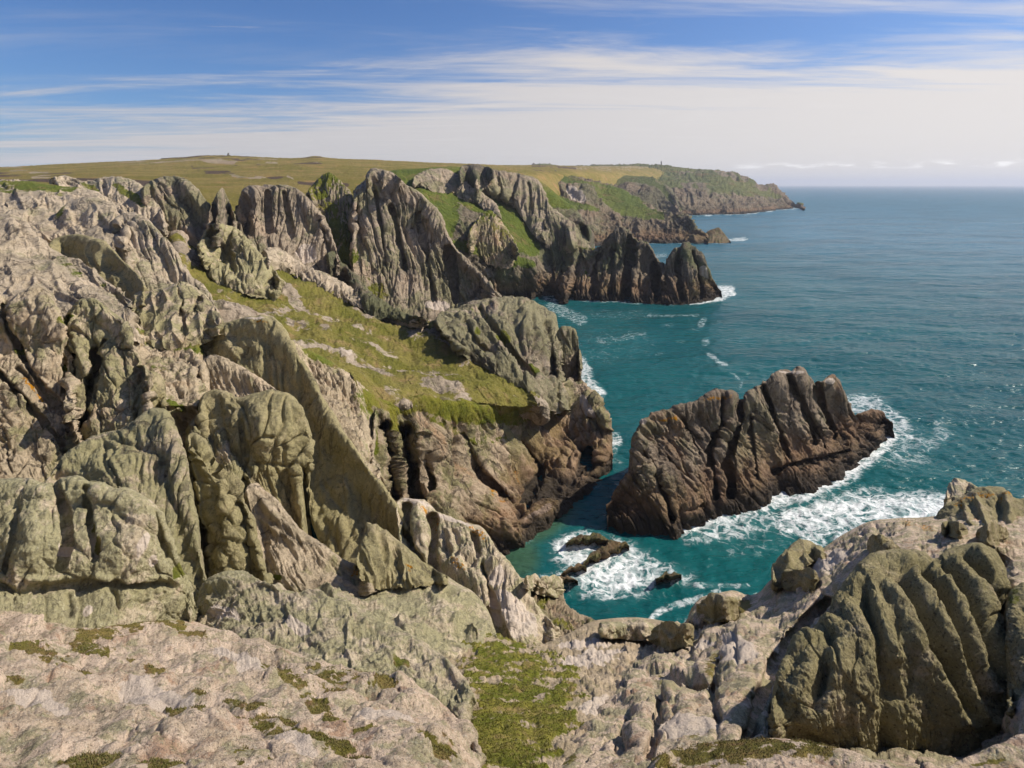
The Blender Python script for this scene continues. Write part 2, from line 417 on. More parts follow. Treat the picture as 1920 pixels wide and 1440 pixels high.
M_moor = rock_mat('moorland_turf', 420, (.40,.33,.25), (.30,.24,.17), (.10,.07,.05), (.2,.18,.1), cracks=0, grass=((.17,.145,.04),(.235,.185,.07),(.31,.205,.10)), speck=.2)
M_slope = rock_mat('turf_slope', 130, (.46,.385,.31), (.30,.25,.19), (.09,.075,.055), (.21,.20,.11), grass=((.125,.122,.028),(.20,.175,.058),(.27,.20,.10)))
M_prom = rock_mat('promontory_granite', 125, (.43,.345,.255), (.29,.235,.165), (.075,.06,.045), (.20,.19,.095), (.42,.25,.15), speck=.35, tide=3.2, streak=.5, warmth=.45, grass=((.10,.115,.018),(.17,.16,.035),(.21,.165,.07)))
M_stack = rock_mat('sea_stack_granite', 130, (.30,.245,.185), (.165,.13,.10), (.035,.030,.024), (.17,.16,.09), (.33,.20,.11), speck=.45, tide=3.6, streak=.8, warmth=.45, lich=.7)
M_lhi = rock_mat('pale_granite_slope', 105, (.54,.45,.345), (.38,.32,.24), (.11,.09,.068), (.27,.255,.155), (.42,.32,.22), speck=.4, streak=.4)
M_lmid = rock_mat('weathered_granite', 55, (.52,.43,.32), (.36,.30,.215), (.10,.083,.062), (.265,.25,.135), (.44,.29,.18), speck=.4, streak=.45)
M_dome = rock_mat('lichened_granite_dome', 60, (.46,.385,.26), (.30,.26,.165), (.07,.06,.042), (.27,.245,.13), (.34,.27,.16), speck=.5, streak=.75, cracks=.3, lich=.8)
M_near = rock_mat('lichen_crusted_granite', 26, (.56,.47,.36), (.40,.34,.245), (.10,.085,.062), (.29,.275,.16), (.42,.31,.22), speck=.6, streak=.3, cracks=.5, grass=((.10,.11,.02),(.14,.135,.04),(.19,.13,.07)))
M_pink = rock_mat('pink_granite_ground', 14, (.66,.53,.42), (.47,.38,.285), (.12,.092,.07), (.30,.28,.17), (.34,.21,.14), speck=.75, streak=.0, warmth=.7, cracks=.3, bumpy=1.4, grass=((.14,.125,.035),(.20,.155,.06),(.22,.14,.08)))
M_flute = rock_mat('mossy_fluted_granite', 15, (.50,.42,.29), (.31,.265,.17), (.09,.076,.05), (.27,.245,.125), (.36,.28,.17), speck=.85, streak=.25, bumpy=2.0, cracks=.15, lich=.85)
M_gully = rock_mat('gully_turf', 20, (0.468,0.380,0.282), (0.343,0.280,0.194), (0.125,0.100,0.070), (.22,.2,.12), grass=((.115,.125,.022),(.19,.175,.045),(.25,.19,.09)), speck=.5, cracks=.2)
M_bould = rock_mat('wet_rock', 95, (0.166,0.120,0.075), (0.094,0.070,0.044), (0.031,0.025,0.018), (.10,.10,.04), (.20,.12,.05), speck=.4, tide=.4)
FAR = dict(ws=3)

# ---------- far land ----------
mass('far_headland', [
 [(1000,312,2900),(1060,312,2700),(1150,309,2500),(1240,311,2300),(1300,317,2100),(1370,321,1950),(1398,330,1870),(1420,345,1800),(1445,349,1760),(1470,368,1680),(1490,382,1640),(1500,388,1634)],
 [(1000,325,2200),(1060,325,2100),(1150,325,2000),(1230,326,1900),(1300,333,1750),(1370,340,1700),(1405,352,1650),(1430,362,1620),(1455,371,1620),(1480,383,1625),(1500,388.3,1628)],
 [(1000,355,1500),(1100,355,1500),(1200,360,1350),(1270,363,1290),(1310,362,1310),(1350,366,1370),(1400,374,1430),(1450,381,1540),(1480,386,1600),(1500,388.5,0)],
 [(1000,404,0),(1100,404,0),(1200,404,0),(1290,402,0),(1340,401,0),(1400,399,0),(1440,394,0),(1480,390,0),(1501,388.6,0)]],
 M_vfar, kind='structure', sea=True, T=500, flutes=((5,26,1.6,-.3),(2.5,10,2,-.3)), rough=(2.2,9,4), blocks=((2,12,1.2,0),), autoveg=(.50,.72,1), lichen=.4, seed=3, ws=2, step=1.4, vegnoise=(.4,26), bare=((1350,326,14,3,10),(1310,322,12,3,0),(1395,333,12,5,30),(1430,352,16,5,35),(1372,330,10,3,30),(1290,352,16,8,-50),(1320,350,20,5,40),(1285,322,14,2.5,0)),
 veg=(('p',4,[(1000,300),(1300,305),(1400,330),(1440,350),(1470,375),(1400,368),(1330,352),(1270,356),(1200,352),(1000,350)],'.85'),),
 strokes=((5,5,[(1392,330),(1402,336)]),(5,5,[(1425,347),(1440,350)]),(4,4,[(1350,325),(1362,330)]),(4,5,[(1300,325),(1318,328)]),(3,4,[(1375,332),(1384,338)]),
          (-5,6,[(1255,372),(1245,400)]),(-4,4,[(1370,380),(1384,398)]),(-4,4,[(1408,378),(1416,394)]),(4,4,[(1335,345),(1330,370),(1350,395)]),(4,4,[(1385,372),(1400,397)]),(4,4,[(1420,372),(1432,394)]),(4,4,[(1445,378),(1462,390)])))
mass('coastal_spur', [
 [(1080,322,1500),(1150,326,1450),(1190,330,1420),(1212,330,1380),(1235,340,1300),(1258,358,1200),(1268,374,1130),(1276,396,1100)],
 [(1080,345,1300),(1150,345,1280),(1186,343,1260),(1200,348,1240),(1225,356,1200),(1250,372,1150),(1262,382,1115),(1274,400,1085)],
 [(1080,385,1100),(1150,390,1100),(1190,395,1090),(1215,402,1085),(1240,407,1080),(1262,409,1075),(1272,409,1072),(1280,409,0)],
 [(1080,412,0),(1150,411,0),(1190,411,0),(1215,411,0),(1240,411,0),(1262,411,0),(1272,411,0),(1282,410,0)]],
 M_vfar, kind='structure', sea=True, T=300, flutes=((3.5,14,3,-.1),), rough=(2,9,4), autoveg=(.55,.75,1), seed=5, ws=2, step=1.4,
 veg=(('p',3,[(1080,318),(1210,326),(1240,342),(1268,382),(1250,372),(1225,355),(1195,344),(1080,360)]),))
mass('coastal_slope', [
 [(960,325,1000),(1000,325,950),(1050,328,920),(1090,333,900),(1120,340,880),(1160,352,860),(1200,374,830),(1235,390,780),(1256,402,735),(1268,404,720),(1276,399,715),(1288,399,700),(1296,412,685),(1304,432,670),(1314,436,660),(1324,446,655)],
 [(960,360,800),(1000,360,790),(1030,350,790),(1060,348,790),(1105,352,790),(1120,378,780),(1160,395,760),(1200,408,730),(1235,412,710),(1256,412,700),(1268,418,690),(1276,420,684),(1288,425,675),(1300,436,664),(1312,442,656),(1323,449,650)],
 [(960,430,700),(1000,420,700),(1035,400,700),(1060,395,700),(1110,390,720),(1135,420,700),(1165,428,690),(1200,430,680),(1230,432,676),(1250,435,670),(1262,438,665),(1276,440,662),(1290,442,658),(1302,445,652),(1312,448,648),(1322,451,0)],
 [(960,470,0),(1000,470,0),(1040,468,0),(1080,462,0),(1120,456,0),(1150,454,0),(1180,453,0),(1200,453,0),(1230,453,0),(1250,453,0),(1262,453,0),(1276,453,0),(1290,453,0),(1302,453,0),(1312,452.5,0),(1323,452,0)]],
 M_far, kind='structure', sea=True, T=180, flutes=((5,22,2.5,-.35),(2.5,9,2.5,-.3)), rough=(3,12,5), blocks=((2.5,13,1,0),), autoveg=(.5,.72,1), seed=8, ws=3, step=1.5,
 veg=(('p',5,[(1050,322),(1120,338),(1165,355),(1240,395),(1245,414),(1200,412),(1150,392),(1120,365),(1108,345),(1040,345)]),('l',7,[(1040,366),(1075,385),(1110,395)])),
 pale=((1080,365,20,10,40),), strokes=((-7,9,[(1112,352),(1130,385)]),(5,7,[(1040,352),(1070,375)]),(5,6,[(1065,350),(1090,378)]),(-5,6,[(1150,400),(1160,430)]),(-5,6,[(1195,415),(1200,445)])))
mass('sea_rock', [
 [(1316,449,655),(1325,436,662),(1338,428,665),(1348,427,666),(1356,436,662),(1365,449,655)],
 [(1314,450,650),(1326,443,655),(1338,438,656),(1348,438,656),(1358,444,652),(1367,450,650)],
 [(1312,452.6,0),(1326,453,0),(1338,453.4,0),(1350,453.4,0),(1360,453,0),(1369,452,0)]],
 M_bould, sea=True, T=14, flutes=((3,9,3,-.6),), rough=(1.5,8,4), ws=1, step=1.2, seed=9, steep=1, label='dark low pyramid rock awash off the farther headland, ringed by foam', cat='sea rock')
# moor plateau and the coomb behind the big slabs
mass('moorland', [
 [(-260,322,700),(-100,318,760),(0,313,800),(100,308,860),(200,303,900),(300,298,920),(345,294,920),(380,291,930),(430,291,930),(490,294,930),(570,295,900),(592,292,900),(612,295,900),(700,299,920),(800,304,960),(870,306,1000),(940,309,1150),(1000,309,1300),(1060,310,1500),(1120,311,1800),(1190,311,2200),(1260,313,2600)],
 [(-260,330,420),(0,325,480),(200,318,520),(400,312,540),(600,310,560),(800,316,600),(950,320,700),(1060,321,950),(1150,322,1400),(1260,322,2100)],
 [(-260,345,230),(0,338,270),(200,338,300),(400,345,330),(600,340,370),(800,335,430),(950,340,560),(1060,340,850),(1150,345,1250),(1260,340,1800)],
 [(-260,420,150),(0,400,180),(300,430,200),(450,420,240),(650,440,280),(800,430,350),(950,450,440),(1060,420,700),(1150,400,1150),(1260,360,1600)],
 [(-260,640,90),(0,640,95),(300,620,115),(450,560,165),(650,560,240),(800,560,280),(950,580,330),(1060,450,680),(1150,430,900),(1260,420,1300)]],
 M_moor, kind='structure', T=400, rough=(1.2,40,6), bumps=((2.5,120),), veg=(('p',1,[(-500,100),(2000,100),(2000,2000),(-500,2000)]),), vegamp=(1.2,14), seed=12, step=2.2, wrap=(0,0),
 ws=5,
 bare=(('l',2.2,[(225,303),(300,303.5),(430,301.5),(440,301)]),('l',1.6,[(480,299.5),(520,299.5)]),('l',1.6,[(545,303),(600,303)]),('l',2,[(432,325),(455,330),(490,334)]),('l',2,[(475,327),(500,333)]),('l',2,[(540,331),(552,338)]),(75,324,22,2.2,0),(1150,312,110,1.5,0),(30,315,30,1.5,0)),
 heather=(('p',3,[(-200,325),(60,327),(130,326),(200,332),(290,338),(290,352),(150,349),(60,343),(-200,338)]),('l',2.2,[(385,320),(420,319),(440,321)]),('l',2,[(360,312),(400,313)]),('l',1.6,[(440,306),(600,306)],),('l',1.5,[(330,294.5),(480,295)]),('l',1.5,[(560,292),(620,292.5)]),(520,335,20,4,0),('l',2,[(1000,312),(1080,313)]),('l',3.5,[(560,345),(600,347),(650,348)])))
mass('coomb_slope', [
 [(700,330,420),(740,320,420),(790,317,425),(850,313,450),(900,318,460),(960,325,460),(1020,345,450),(1050,370,440),(1085,398,425),(1108,440,392)],
 [(700,370,345),(750,370,345),(800,370,350),(850,370,370),(900,365,390),(950,372,400),(1000,385,400),(1030,400,400),(1060,415,395),(1095,425,385)],
 [(760,430,300),(800,430,305),(840,430,315),(880,430,325),(920,430,340),(960,432,350),(1000,445,360),(1030,450,365),(1060,455,365),(1090,465,360)],
 [(800,480,285),(840,480,295),(870,478,302),(900,478,308),(940,480,314),(975,485,320),(1003,495,325),(1020,500,335),(1050,505,340),(1080,510,345)],
 [(820,570,285),(850,570,290),(880,568,296),(910,565,302),(940,562,310),(965,558,318),(985,556,322),(1003,555,325),(1030,553,330),(1070,553,331)]],
 M_head, kind='structure', T=60, flutes=((4,30,2.2,-.35),(2.5,12,2.5,-.3)), rough=(3,14,5), blocks=((3,24,1.4,-.2),), seed=14, ws=4, step=1.8, wrap=(0,1),
 veg=(('p',8,[(690,312),(900,300),(1060,350),(1085,388),(1020,392),(990,372),(960,368),(985,420),(1000,450),(1012,478),(990,482),(960,470),(930,420),(860,385),(850,450),(960,475),(1000,500),(960,500),(900,480),(845,465),(760,400)]),),
 strokes=((6,16,[(905,405),(925,440),(955,480)]),(5,10,[(860,390),(855,425)]),(-8,8,[(905,470),(930,500),(945,545)]),(-7,10,[(870,470),(930,505),(945,540)]),(7,9,[(965,490),(975,545)]),(7,9,[(995,495),(1000,545)]),(-6,7,[(983,495),(988,545)])))
def outcrop(name, label, rails, mat, **kw):
    kw.setdefault('cat', 'rock outcrop')
    return mass(name, rails, mat, label=label, **kw)
outcrop('rock_outcrop','long grey buttress with dark vertical clefts, highest on the grassy slope above the dark coves',
 [[(890,352,400),(897,330,405),(915,322,410),(940,321,412),(975,328,410),(1005,336,405),(1022,360,395),(1030,385,385),(1050,400,378),(1075,420,370),(1100,450,360),(1112,458,355)],
  [(892,360,390),(905,352,388),(925,360,382),(950,372,378),(975,378,374),(995,390,372),(1010,405,368),(1025,425,362),(1045,440,358),(1065,455,352),(1085,465,348),(1108,468,345)],
  [(893,365,384),(910,362,382),(930,368,378),(950,378,374),(970,392,368),(985,408,362),(1000,430,356),(1015,450,350),(1035,462,347),(1055,470,345),(1080,473,343),(1105,472,341)]],
 M_tower, T=30, flutes=((5,20,3,-.5),(2.5,8,3,-.5)), blocks=((2.5,18,2,-.4),), rough=(1.5,9,4), push=((0.021,('l',6,[(928,326),(938,370)])),(0.021,('l',5,[(968,330),(958,372)])),(0.012,('l',4,[(990,345),(995,390)])),), seed=21, conform='hug', steep=1, ws=2, step=1.6, lichen=.55,
 strokes=((-8,6,[(928,324),(938,370)]),(-8,5,[(968,328),(958,370)]),(-4,4,[(985,340),(990,390)])))
outcrop('rock_outcrop','domed grey outcrop with a shaded front, on turf just right of the tallest slab',
 [[(772,350,330),(778,328,340),(800,318,345),(830,316,348),(850,322,345),(870,335,335),(885,350,325),(905,362,318),(930,385,310),(940,408,300)],
  [(774,352,325),(785,344,324),(805,346,322),(830,348,320),(850,347,318),(862,358,312),(875,368,308),(890,372,305),(915,392,300),(936,412,296)]],
 M_tower, T=22, flutes=((5,16,1.5,-.4),), blocks=((3,16,1,-.2),), rough=(2,9,4), seed=23, conform='hug', steep=1, ws=2, step=1.5, lichen=.5)
outcrop('rock_outcrop','small brown knoll of broken rock halfway down the green gully slope',
 [[(878,445,292),(890,420,296),(905,400,300),(918,396,300),(935,412,298),(950,430,296),(962,448,294),(970,470,290)],
  [(880,470,284),(895,455,284),(910,462,282),(925,470,281),(940,478,281),(955,486,281),(964,480,284),(970,478,286)]],
 M_prom, T=12, flutes=((5,14,2,-.4),), blocks=((3,12,1,0),), rough=(2,8,4), seed=24, conform='hug', steep=1, ws=2, step=1.5, lichen=.5, autoveg=(.65,.9,.8))
outcrop('rock_outcrop','small dark rocky hump on the moor edge just left of the long buttress',
 [[(860,325,470),(868,312,480),(885,309,482),(905,311,480),(925,318,475)],[(862,335,455),(875,334,452),(890,338,450),(910,336,450),(926,328,460)]],
 M_head, T=20, flutes=((3,9,1.5,0),), rough=(2,8,4), seed=25, conform='hug', steep=1, ws=2, step=1.5)

# ---------- dark serrated headland and its stack ----------
outcrop('sea_cliff','dark serrated cliff headland with two peaks joined to the slope, left of the pointed stack',
 [[(990,470,400),(1010,430,405),(1022,412,408),(1036,402,408),(1048,418,400),(1062,440,392),(1080,462,382),(1100,470,374),(1118,468,368),(1135,448,366),(1150,436,366),(1165,429,366),(1178,432,364),(1190,446,360),(1200,457,357),(1212,452,355),(1222,464,352),(1232,484,346),(1240,500,340),(1246,540,330)],
  [(995,500,365),(1015,480,365),(1030,470,365),(1045,480,362),(1065,490,358),(1090,500,354),(1115,500,350),(1135,485,350),(1150,475,350),(1165,472,350),(1180,475,348),(1195,490,345),(1207,492,343),(1218,500,341),(1230,515,337),(1240,530,332),(1247,550,324)],
  [(1000,553,0),(1020,554,0),(1045,555,0),(1075,557,0),(1100,558,0),(1130,559,0),(1155,560,0),(1180,562,0),(1205,563,0),(1225,564,0),(1240,565,0),(1250,565,0)]],
 M_head, cat='sea cliff', T=34, sea=True, flutes=((5,30,4,-.15),), blocks=((5,28,2.4,-.1),(2.5,12,2,0)), rough=(2.5,9,5), push=((.06,('l',14,[(1012,475),(1022,540)])),(.03,('l',7,[(1187,447),(1180,500),(1176,550)])),(.04,('l',8,[(1062,500),(1066,548)])),(.04,('l',6,[(1229,500),(1231,552)])),(.02,('l',5,[(1120,480),(1110,545)])),(.02,('l',5,[(1148,470),(1142,545)])),), seed=31, steep=0.6, ws=3, step=1.5, lichen=.5,
 autoveg=(.72,.95,.6),
 strokes=((-14,16,[(1010,470),(1022,545)]),(-10,10,[(1060,500),(1065,555)]),(7,10,[(1165,432),(1150,480),(1130,550)]),(8,9,[(1205,455),(1195,500),(1190,560)]),(-10,7,[(1187,447),(1180,500),(1175,560)]),(-8,6,[(1228,500),(1230,560)]),(6,8,[(1095,480),(1090,550)])))
outcrop('sea_stack','pointed pyramidal sea stack with foam at its right foot, standing off the dark serrated headland',
 [[(1240,540,332),(1246,505,336),(1254,483,338),(1265,468,340),(1276,461,341),(1288,457,341),(1300,461,340),(1312,472,338),(1320,488,336),(1328,508,333),(1340,532,330),(1351,547,328)],
  [(1238,552,325),(1248,525,328),(1258,508,328),(1270,500,327),(1282,500,326),(1295,502,327),(1308,508,328),(1320,520,328),(1332,534,328),(1342,542,328),(1350,548,327)],
  [(1236,563,0),(1248,565,0),(1260,565.5,0),(1272,566,0),(1285,565,0),(1300,563.5,0),(1315,560,0),(1328,556,0),(1340,552,0),(1351,549.5,0)]],
 M_head, cat='sea stack', T=18, sea=True, flutes=((8,22,4,-.25),(4,10,4,-.3)), blocks=((2.5,14,2,0),), rough=(2,8,5), push=((.02,('l',5,[(1275,462),(1270,510),(1279,555)])),(.02,('l',4,[(1297,475),(1309,512),(1317,552)])),), seed=33, steep=0.6, ws=2, step=1.3, lichen=.45,
 strokes=((8,8,[(1285,458),(1285,490),(1300,545)]),(-7,6,[(1275,462),(1270,510),(1280,560)]),(-7,5,[(1296,470),(1308,510),(1318,555)]),(5,7,[(1312,480),(1330,520)])), pale=((1318,508,5,14,-20),))

# ---------- the big slabs ----------
outcrop('cliff_slab','tallest grey granite slab, narrow topped with long diagonal cracks, in the centre below the moor', [
 [(664,385,262),(667,357,264),(682,340,266),(694,322,268),(716,319,268),(735,326,266),(750,338,264),(772,350,262),(793,363,259),(808,382,256),(828,405,252),(840,440,248),(856,468,245),(875,490,242),(893,508,240),(915,532,237),(936,556,234)],
 [(662,440,240),(668,420,243),(682,400,245),(700,385,247),(718,385,247),(740,395,247),(765,410,246),(790,430,244),(810,450,242),(835,478,240),(855,500,238),(875,520,236),(900,540,234),(936,562,230)],
 [(660,500,225),(665,480,228),(680,480,229),(700,490,229),(730,500,229),(760,510,229),(790,520,230),(815,530,231),(840,545,231),(865,555,231),(895,565,230),(936,566,228)],
 [(662,520,219),(672,550,216),(690,570,214),(715,585,212),(745,595,211),(780,600,212),(810,605,214),(840,606,218),(870,606,222),(900,600,225),(938,590,226)]],
 M_tower, cat='cliff', T=32, flutes=((3.5,34,9,-.42),(1.6,12,11,-.45)), blocks=((4,42,3.4,-.42),(1.6,15,3,-.45)), rough=(1.2,9,5), push=((0.0196,('l',5,[(733,388),(745,440),(757,500)])),(0.028,('l',8,[(838,470),(848,520),(857,562)])),(0.014,('l',4,[(785,400),(800,480),(815,560)])),(0.014,('l',4,[(703,360),(715,420),(724,500)])),), seed=41, steep=0.9, ws=3, step=1.6, lichen=.5,
 veg=((705,545,22,35,-30,'.6'),(640+25,480,8,20,0,'.7'),(690,560,25,12,30,'.5')),
 strokes=((-9,5,[(733,388),(745,440),(757,500)]),(-6,4,[(700,350),(712,400),(720,470)]),(-9,8,[(838,470),(848,520),(855,560)]),(7,12,[(800,400),(820,430),(830,470)]),(-6,5,[(790,380),(783,420),(800,470)]),(8,14,[(675,360),(668,420)]),
  (-9,7,[(668,400),(676,440),(672,480)]),(6,10,[(690,440),(675,520)]),(-5,4,[(760,430),(790,500),(815,570)]),(-4,3,[(775,420),(820,520)]),(-6,4,[(745,400),(775,470),(800,540)]),(-6,5,[(724,530),(737,555)])),
 pale=((820,575,30,12,10),), orange=())
outcrop('cliff_slab','second grey slab cliff, flat topped with vertical flutes, left of the tallest slab', [
 [(444,385,226),(447,372,227),(460,352,230),(480,347,232),(510,346,233),(545,347,233),(562,355,231),(578,377,228),(595,395,226),(611,413,224),(622,440,221),(632,475,218),(637,500,214)],
 [(446,410,214),(455,400,215),(475,398,216),(510,400,217),(540,405,218),(560,415,218),(580,430,217),(598,445,216),(612,460,215),(625,480,214),(637,503,211)],
 [(448,440,204),(462,445,203),(480,455,202),(505,465,202),(530,478,202),(555,490,203),(575,498,204),(595,505,205),(615,508,206),(637,507,208)],
 [(450,455,200),(470,462,198),(490,475,196),(510,485,196),(535,500,196),(560,512,197),(580,518,198),(600,520,200),(618,518,202),(638,512,204)]],
 M_tower, cat='cliff', T=26, flutes=((3,22,7,-.22),), blocks=((4,30,3.4,-.2),(1.6,12,3,-.2)), rough=(1.3,9,5), push=((0.025,('l',12,[(450,375),(452,440)])),(0.01,('l',4,[(500,358),(507,430)])),(0.01,('l',4,[(532,362),(548,440)])),(0.01,('l',4,[(600,415),(618,480)])),), seed=43, steep=0.9, ws=3, step=1.6, lichen=.4,
 strokes=((-9,12,[(450,380),(452,440)]),(-6,4,[(500,360),(507,430)]),(-6,4,[(530,362),(545,430)]),(-5,3,[(556,365),(575,430)]),(6,9,[(478,355),(482,430)])), pale=((575,470,18,18),))
outcrop('cliff_outcrop','grey ribbed outcrop with turf ledges, in the notch between the two big slabs', [
 [(575,365,275),(585,350,280),(600,332,285),(618,325,287),(636,335,285),(650,350,282),(662,372,278),(668,395,274),(670,430,268)],
 [(588,400,255),(600,395,256),(618,395,257),(636,400,257),(650,410,256),(662,430,254),(668,455,252)],
 [(610,450,238),(620,455,237),(632,465,236),(645,470,236),(658,475,236),(668,480,236)]],
 M_tower, T=20, flutes=((5,16,3,-.3),(2.5,8,3,-.3)), blocks=((3,16,1.5,0),), rough=(1.5,9,5), seed=45, steep=0.95, ws=3, step=1.6, autoveg=(.55,.8,1),
 veg=((650,480,14,26,0),(628,420,12,10),(600,372,14,8)))
outcrop('rock_outcrop','small rocky crown perched on the very top of the tallest slab, on the moor edge',
 [[(688,338,292),(694,322,296),(706,318,298),(722,320,296),(740,328,292),(752,338,288)],[(690,345,284),(700,342,283),(715,345,282),(730,348,281),(752,345,282)]],
 M_tower, T=12, flutes=((4,12,1.5,-.5),), blocks=((3,14,1,0),), rough=(1.5,8,4), seed=46, conform='hug', steep=1, ws=2, step=1.5)
# ---------- rough outcrops, upper left ----------
outcrop('rock_outcrop','steep ribbed grey outcrop leaning right, on the skyline edge of the moor at upper left',
 [[(262,360,205),(280,342,208),(300,333,212),(325,331,214),(345,336,213),(362,348,210),(378,366,206),(392,384,202),(402,404,198),(410,424,192),(418,440,186)],
  [(268,390,190),(285,378,192),(305,375,193),(325,378,193),(345,390,192),(362,400,190),(380,415,188),(395,428,186),(415,446,180)],
  [(272,412,182),(290,415,180),(310,425,178),(330,437,176),(350,445,174),(370,450,173),(390,455,172),(414,456,172)]],
 M_tower, T=22, flutes=((3.5,26,4,-.75),), blocks=((3,24,2,-.6),), rough=(1.6,10,5), push=((0.018,('l',7,[(302,352),(320,382),(350,425)])),), seed=51, steep=0.6, ws=4, step=1.7, lichen=.6,
 strokes=((-12,7,[(300,350),(318,380),(345,420),(360,442)]),(8,12,[(320,345),(350,380),(380,425)]),(-6,5,[(345,350),(375,390)])))
outcrop('rock_outcrop','low broken grey ridge with dark heather, left of the steep ribbed outcrop',
 [[(95,336,215),(118,329,218),(135,332,218),(160,340,214),(185,334,214),(210,331,214),(240,334,212),(265,345,208),(285,362,202),(300,385,195),(310,405,188)],
  [(100,345,205),(125,342,204),(150,350,200),(180,362,196),(205,375,190),(230,388,185),(250,398,180),(270,405,176),(290,415,172),(312,425,168)],
  [(102,348,200),(130,350,197),(155,360,192),(185,375,186),(210,388,180),(232,402,174),(250,412,170),(270,420,166),(290,428,164),(315,436,162)]],
 M_lhi, T=22, flutes=((3,26,2,-.8),), blocks=((3,20,1.2,-.5),), rough=(2,10,5), seed=52, steep=0.8, ws=4, step=1.8, veg=((240,365,40,9,35,'.8'),(170,352,26,7,25,'.7')), lichen=.35)
outcrop('rock_spire','small pointed grey spire in the notch left of the flat-topped slab',
 [[(392,400,188),(400,378,192),(408,362,194),(416,353,195),(424,368,193),(432,388,190),(440,405,186)],[(390,415,178),(402,405,178),(412,402,178),(422,405,178),(432,412,178),(442,418,178)],[(390,425,172),(402,422,171),(412,424,170),(422,426,170),(432,428,171),(444,430,172)]],
 M_tower, T=9, flutes=((4,10,3,-.4),), rough=(1.5,8,4), seed=53, conform=True, ws=2, step=1.6)
outcrop('rock_outcrop','row of jagged brown teeth sloping right below the flat-topped slab',
 [[(404,410,165),(415,400,168),(430,403,168),(440,418,165),(450,418,165),(456,436,162),(466,446,160),(476,455,158),(484,470,155)],[(405,425,158),(420,425,157),(435,438,154),(448,450,152),(462,462,150),(482,478,149)]],
 M_head, T=8, flutes=((5,10,2,-.3),), rough=(2,8,4), seed=54, conform=True, ws=2, step=1.6)
outcrop('rock_outcrop','knobbly greenish outcrop lying on the turf, dark on its left flank, tapering down right',
 [[(370,468,150),(378,445,154),(388,428,157),(402,420,158),(422,421,158),(440,428,157),(458,445,154),(475,462,151),(490,480,148),(508,500,144),(530,530,139)],
  [(376,485,143),(390,475,144),(408,475,144),(426,482,143),(444,492,141),(462,502,140),(480,515,138),(498,528,137),(524,545,135)],
  [(378,492,140),(394,503,137),(412,512,135),(430,522,134),(448,534,132),(465,542,131),(482,546,131),(500,550,131),(524,552,132)]],
 M_lmid, T=12, flutes=((4,16,2,-.8),), blocks=((4,22,1.2,-.4),), bumps=((5,24),), rough=(2,10,5), seed=55, conform='hug', steep=1, ws=4, step=1.7, lichen=.75,
 strokes=((-8,6,[(402,485),(430,500),(460,525),(490,545)]),(5,8,[(440,440),(470,480),(500,520)]),(-6,10,[(378,470),(384,490)])))
# ---------- left massif ----------
outcrop('granite_slab','broad pale bare granite slab along the top left edge under dark heather',
 [[(-220,335,200),(-80,336,198),(0,339,195),(60,341,192),(110,348,188),(150,352,184),(190,366,176),(218,385,166),(238,408,155)],
  [(-220,370,165),(-80,375,160),(0,378,156),(60,380,154),(110,385,152),(150,392,150),(190,405,146),(215,420,140),(240,428,136)],
  [(-220,420,125),(-80,420,122),(0,420,122),(60,422,124),(110,430,124),(150,440,122),(190,448,118),(215,450,116),(242,455,114)]],
 M_lhi, T=30, flutes=((2.5,45,1.6,-.7),), blocks=((5,62,1,-.4),(2,24,1,-.3)), bumps=((4.0,50),), rough=(1.3,16,6), facet=(.7,26), seed=61, steep=0.9, lichen=.3,
 veg=((70,345,120,7,3,'.9'),(0,352,60,5,0,'.6'),(120,365,40,6,15,'.5')), strokes=((-6,5,[(150,400),(120,430),(90,450)]),))
outcrop('granite_boulder','rounded pale granite boulder second from top left, seamed with cracks',
 [[(-12,402,150),(0,390,153),(20,376,156),(45,368,158),(70,372,156),(90,392,152),(102,412,148),(85,440,140)],[(-10,415,140),(10,412,140),(35,412,140),(60,415,140),(80,425,138),(98,430,136)],[(-8,425,134),(15,430,132),(40,435,131),(62,440,130),(85,445,130)]],
 M_lhi, T=12, blocks=((6,30,1,-.4),), bumps=((3.2,26),), rough=(1.17,12,5), facet=(.7,24), seed=62, steep=0.7, lichen=.35, cat='boulder')
outcrop('granite_dome','wide rounded pale dome below the top left slab, turf strip on its left',
 [[(72,470,132),(80,440,138),(98,412,143),(120,388,147),(145,373,150),(175,370,150),(200,378,148),(218,392,145),(232,410,140),(240,430,134)],
  [(74,480,124),(95,455,126),(120,440,128),(150,435,128),(180,438,127),(205,445,125),(225,455,123),(240,462,121)],
  [(75,490,118),(100,490,115),(125,492,112),(155,495,110),(185,498,109),(210,500,108),(230,500,108),(244,495,108)]],
 M_lhi, T=14, flutes=((2,26,1.6,-.3),), blocks=((4,40,1,-.3),), bumps=((4.0,30),), rough=(1.17,12,5), facet=(.7,24), seed=63, steep=0.75, lichen=.35, cat='rock dome',
 veg=(('l',8,[(60,425),(95,405),(120,385)]),))
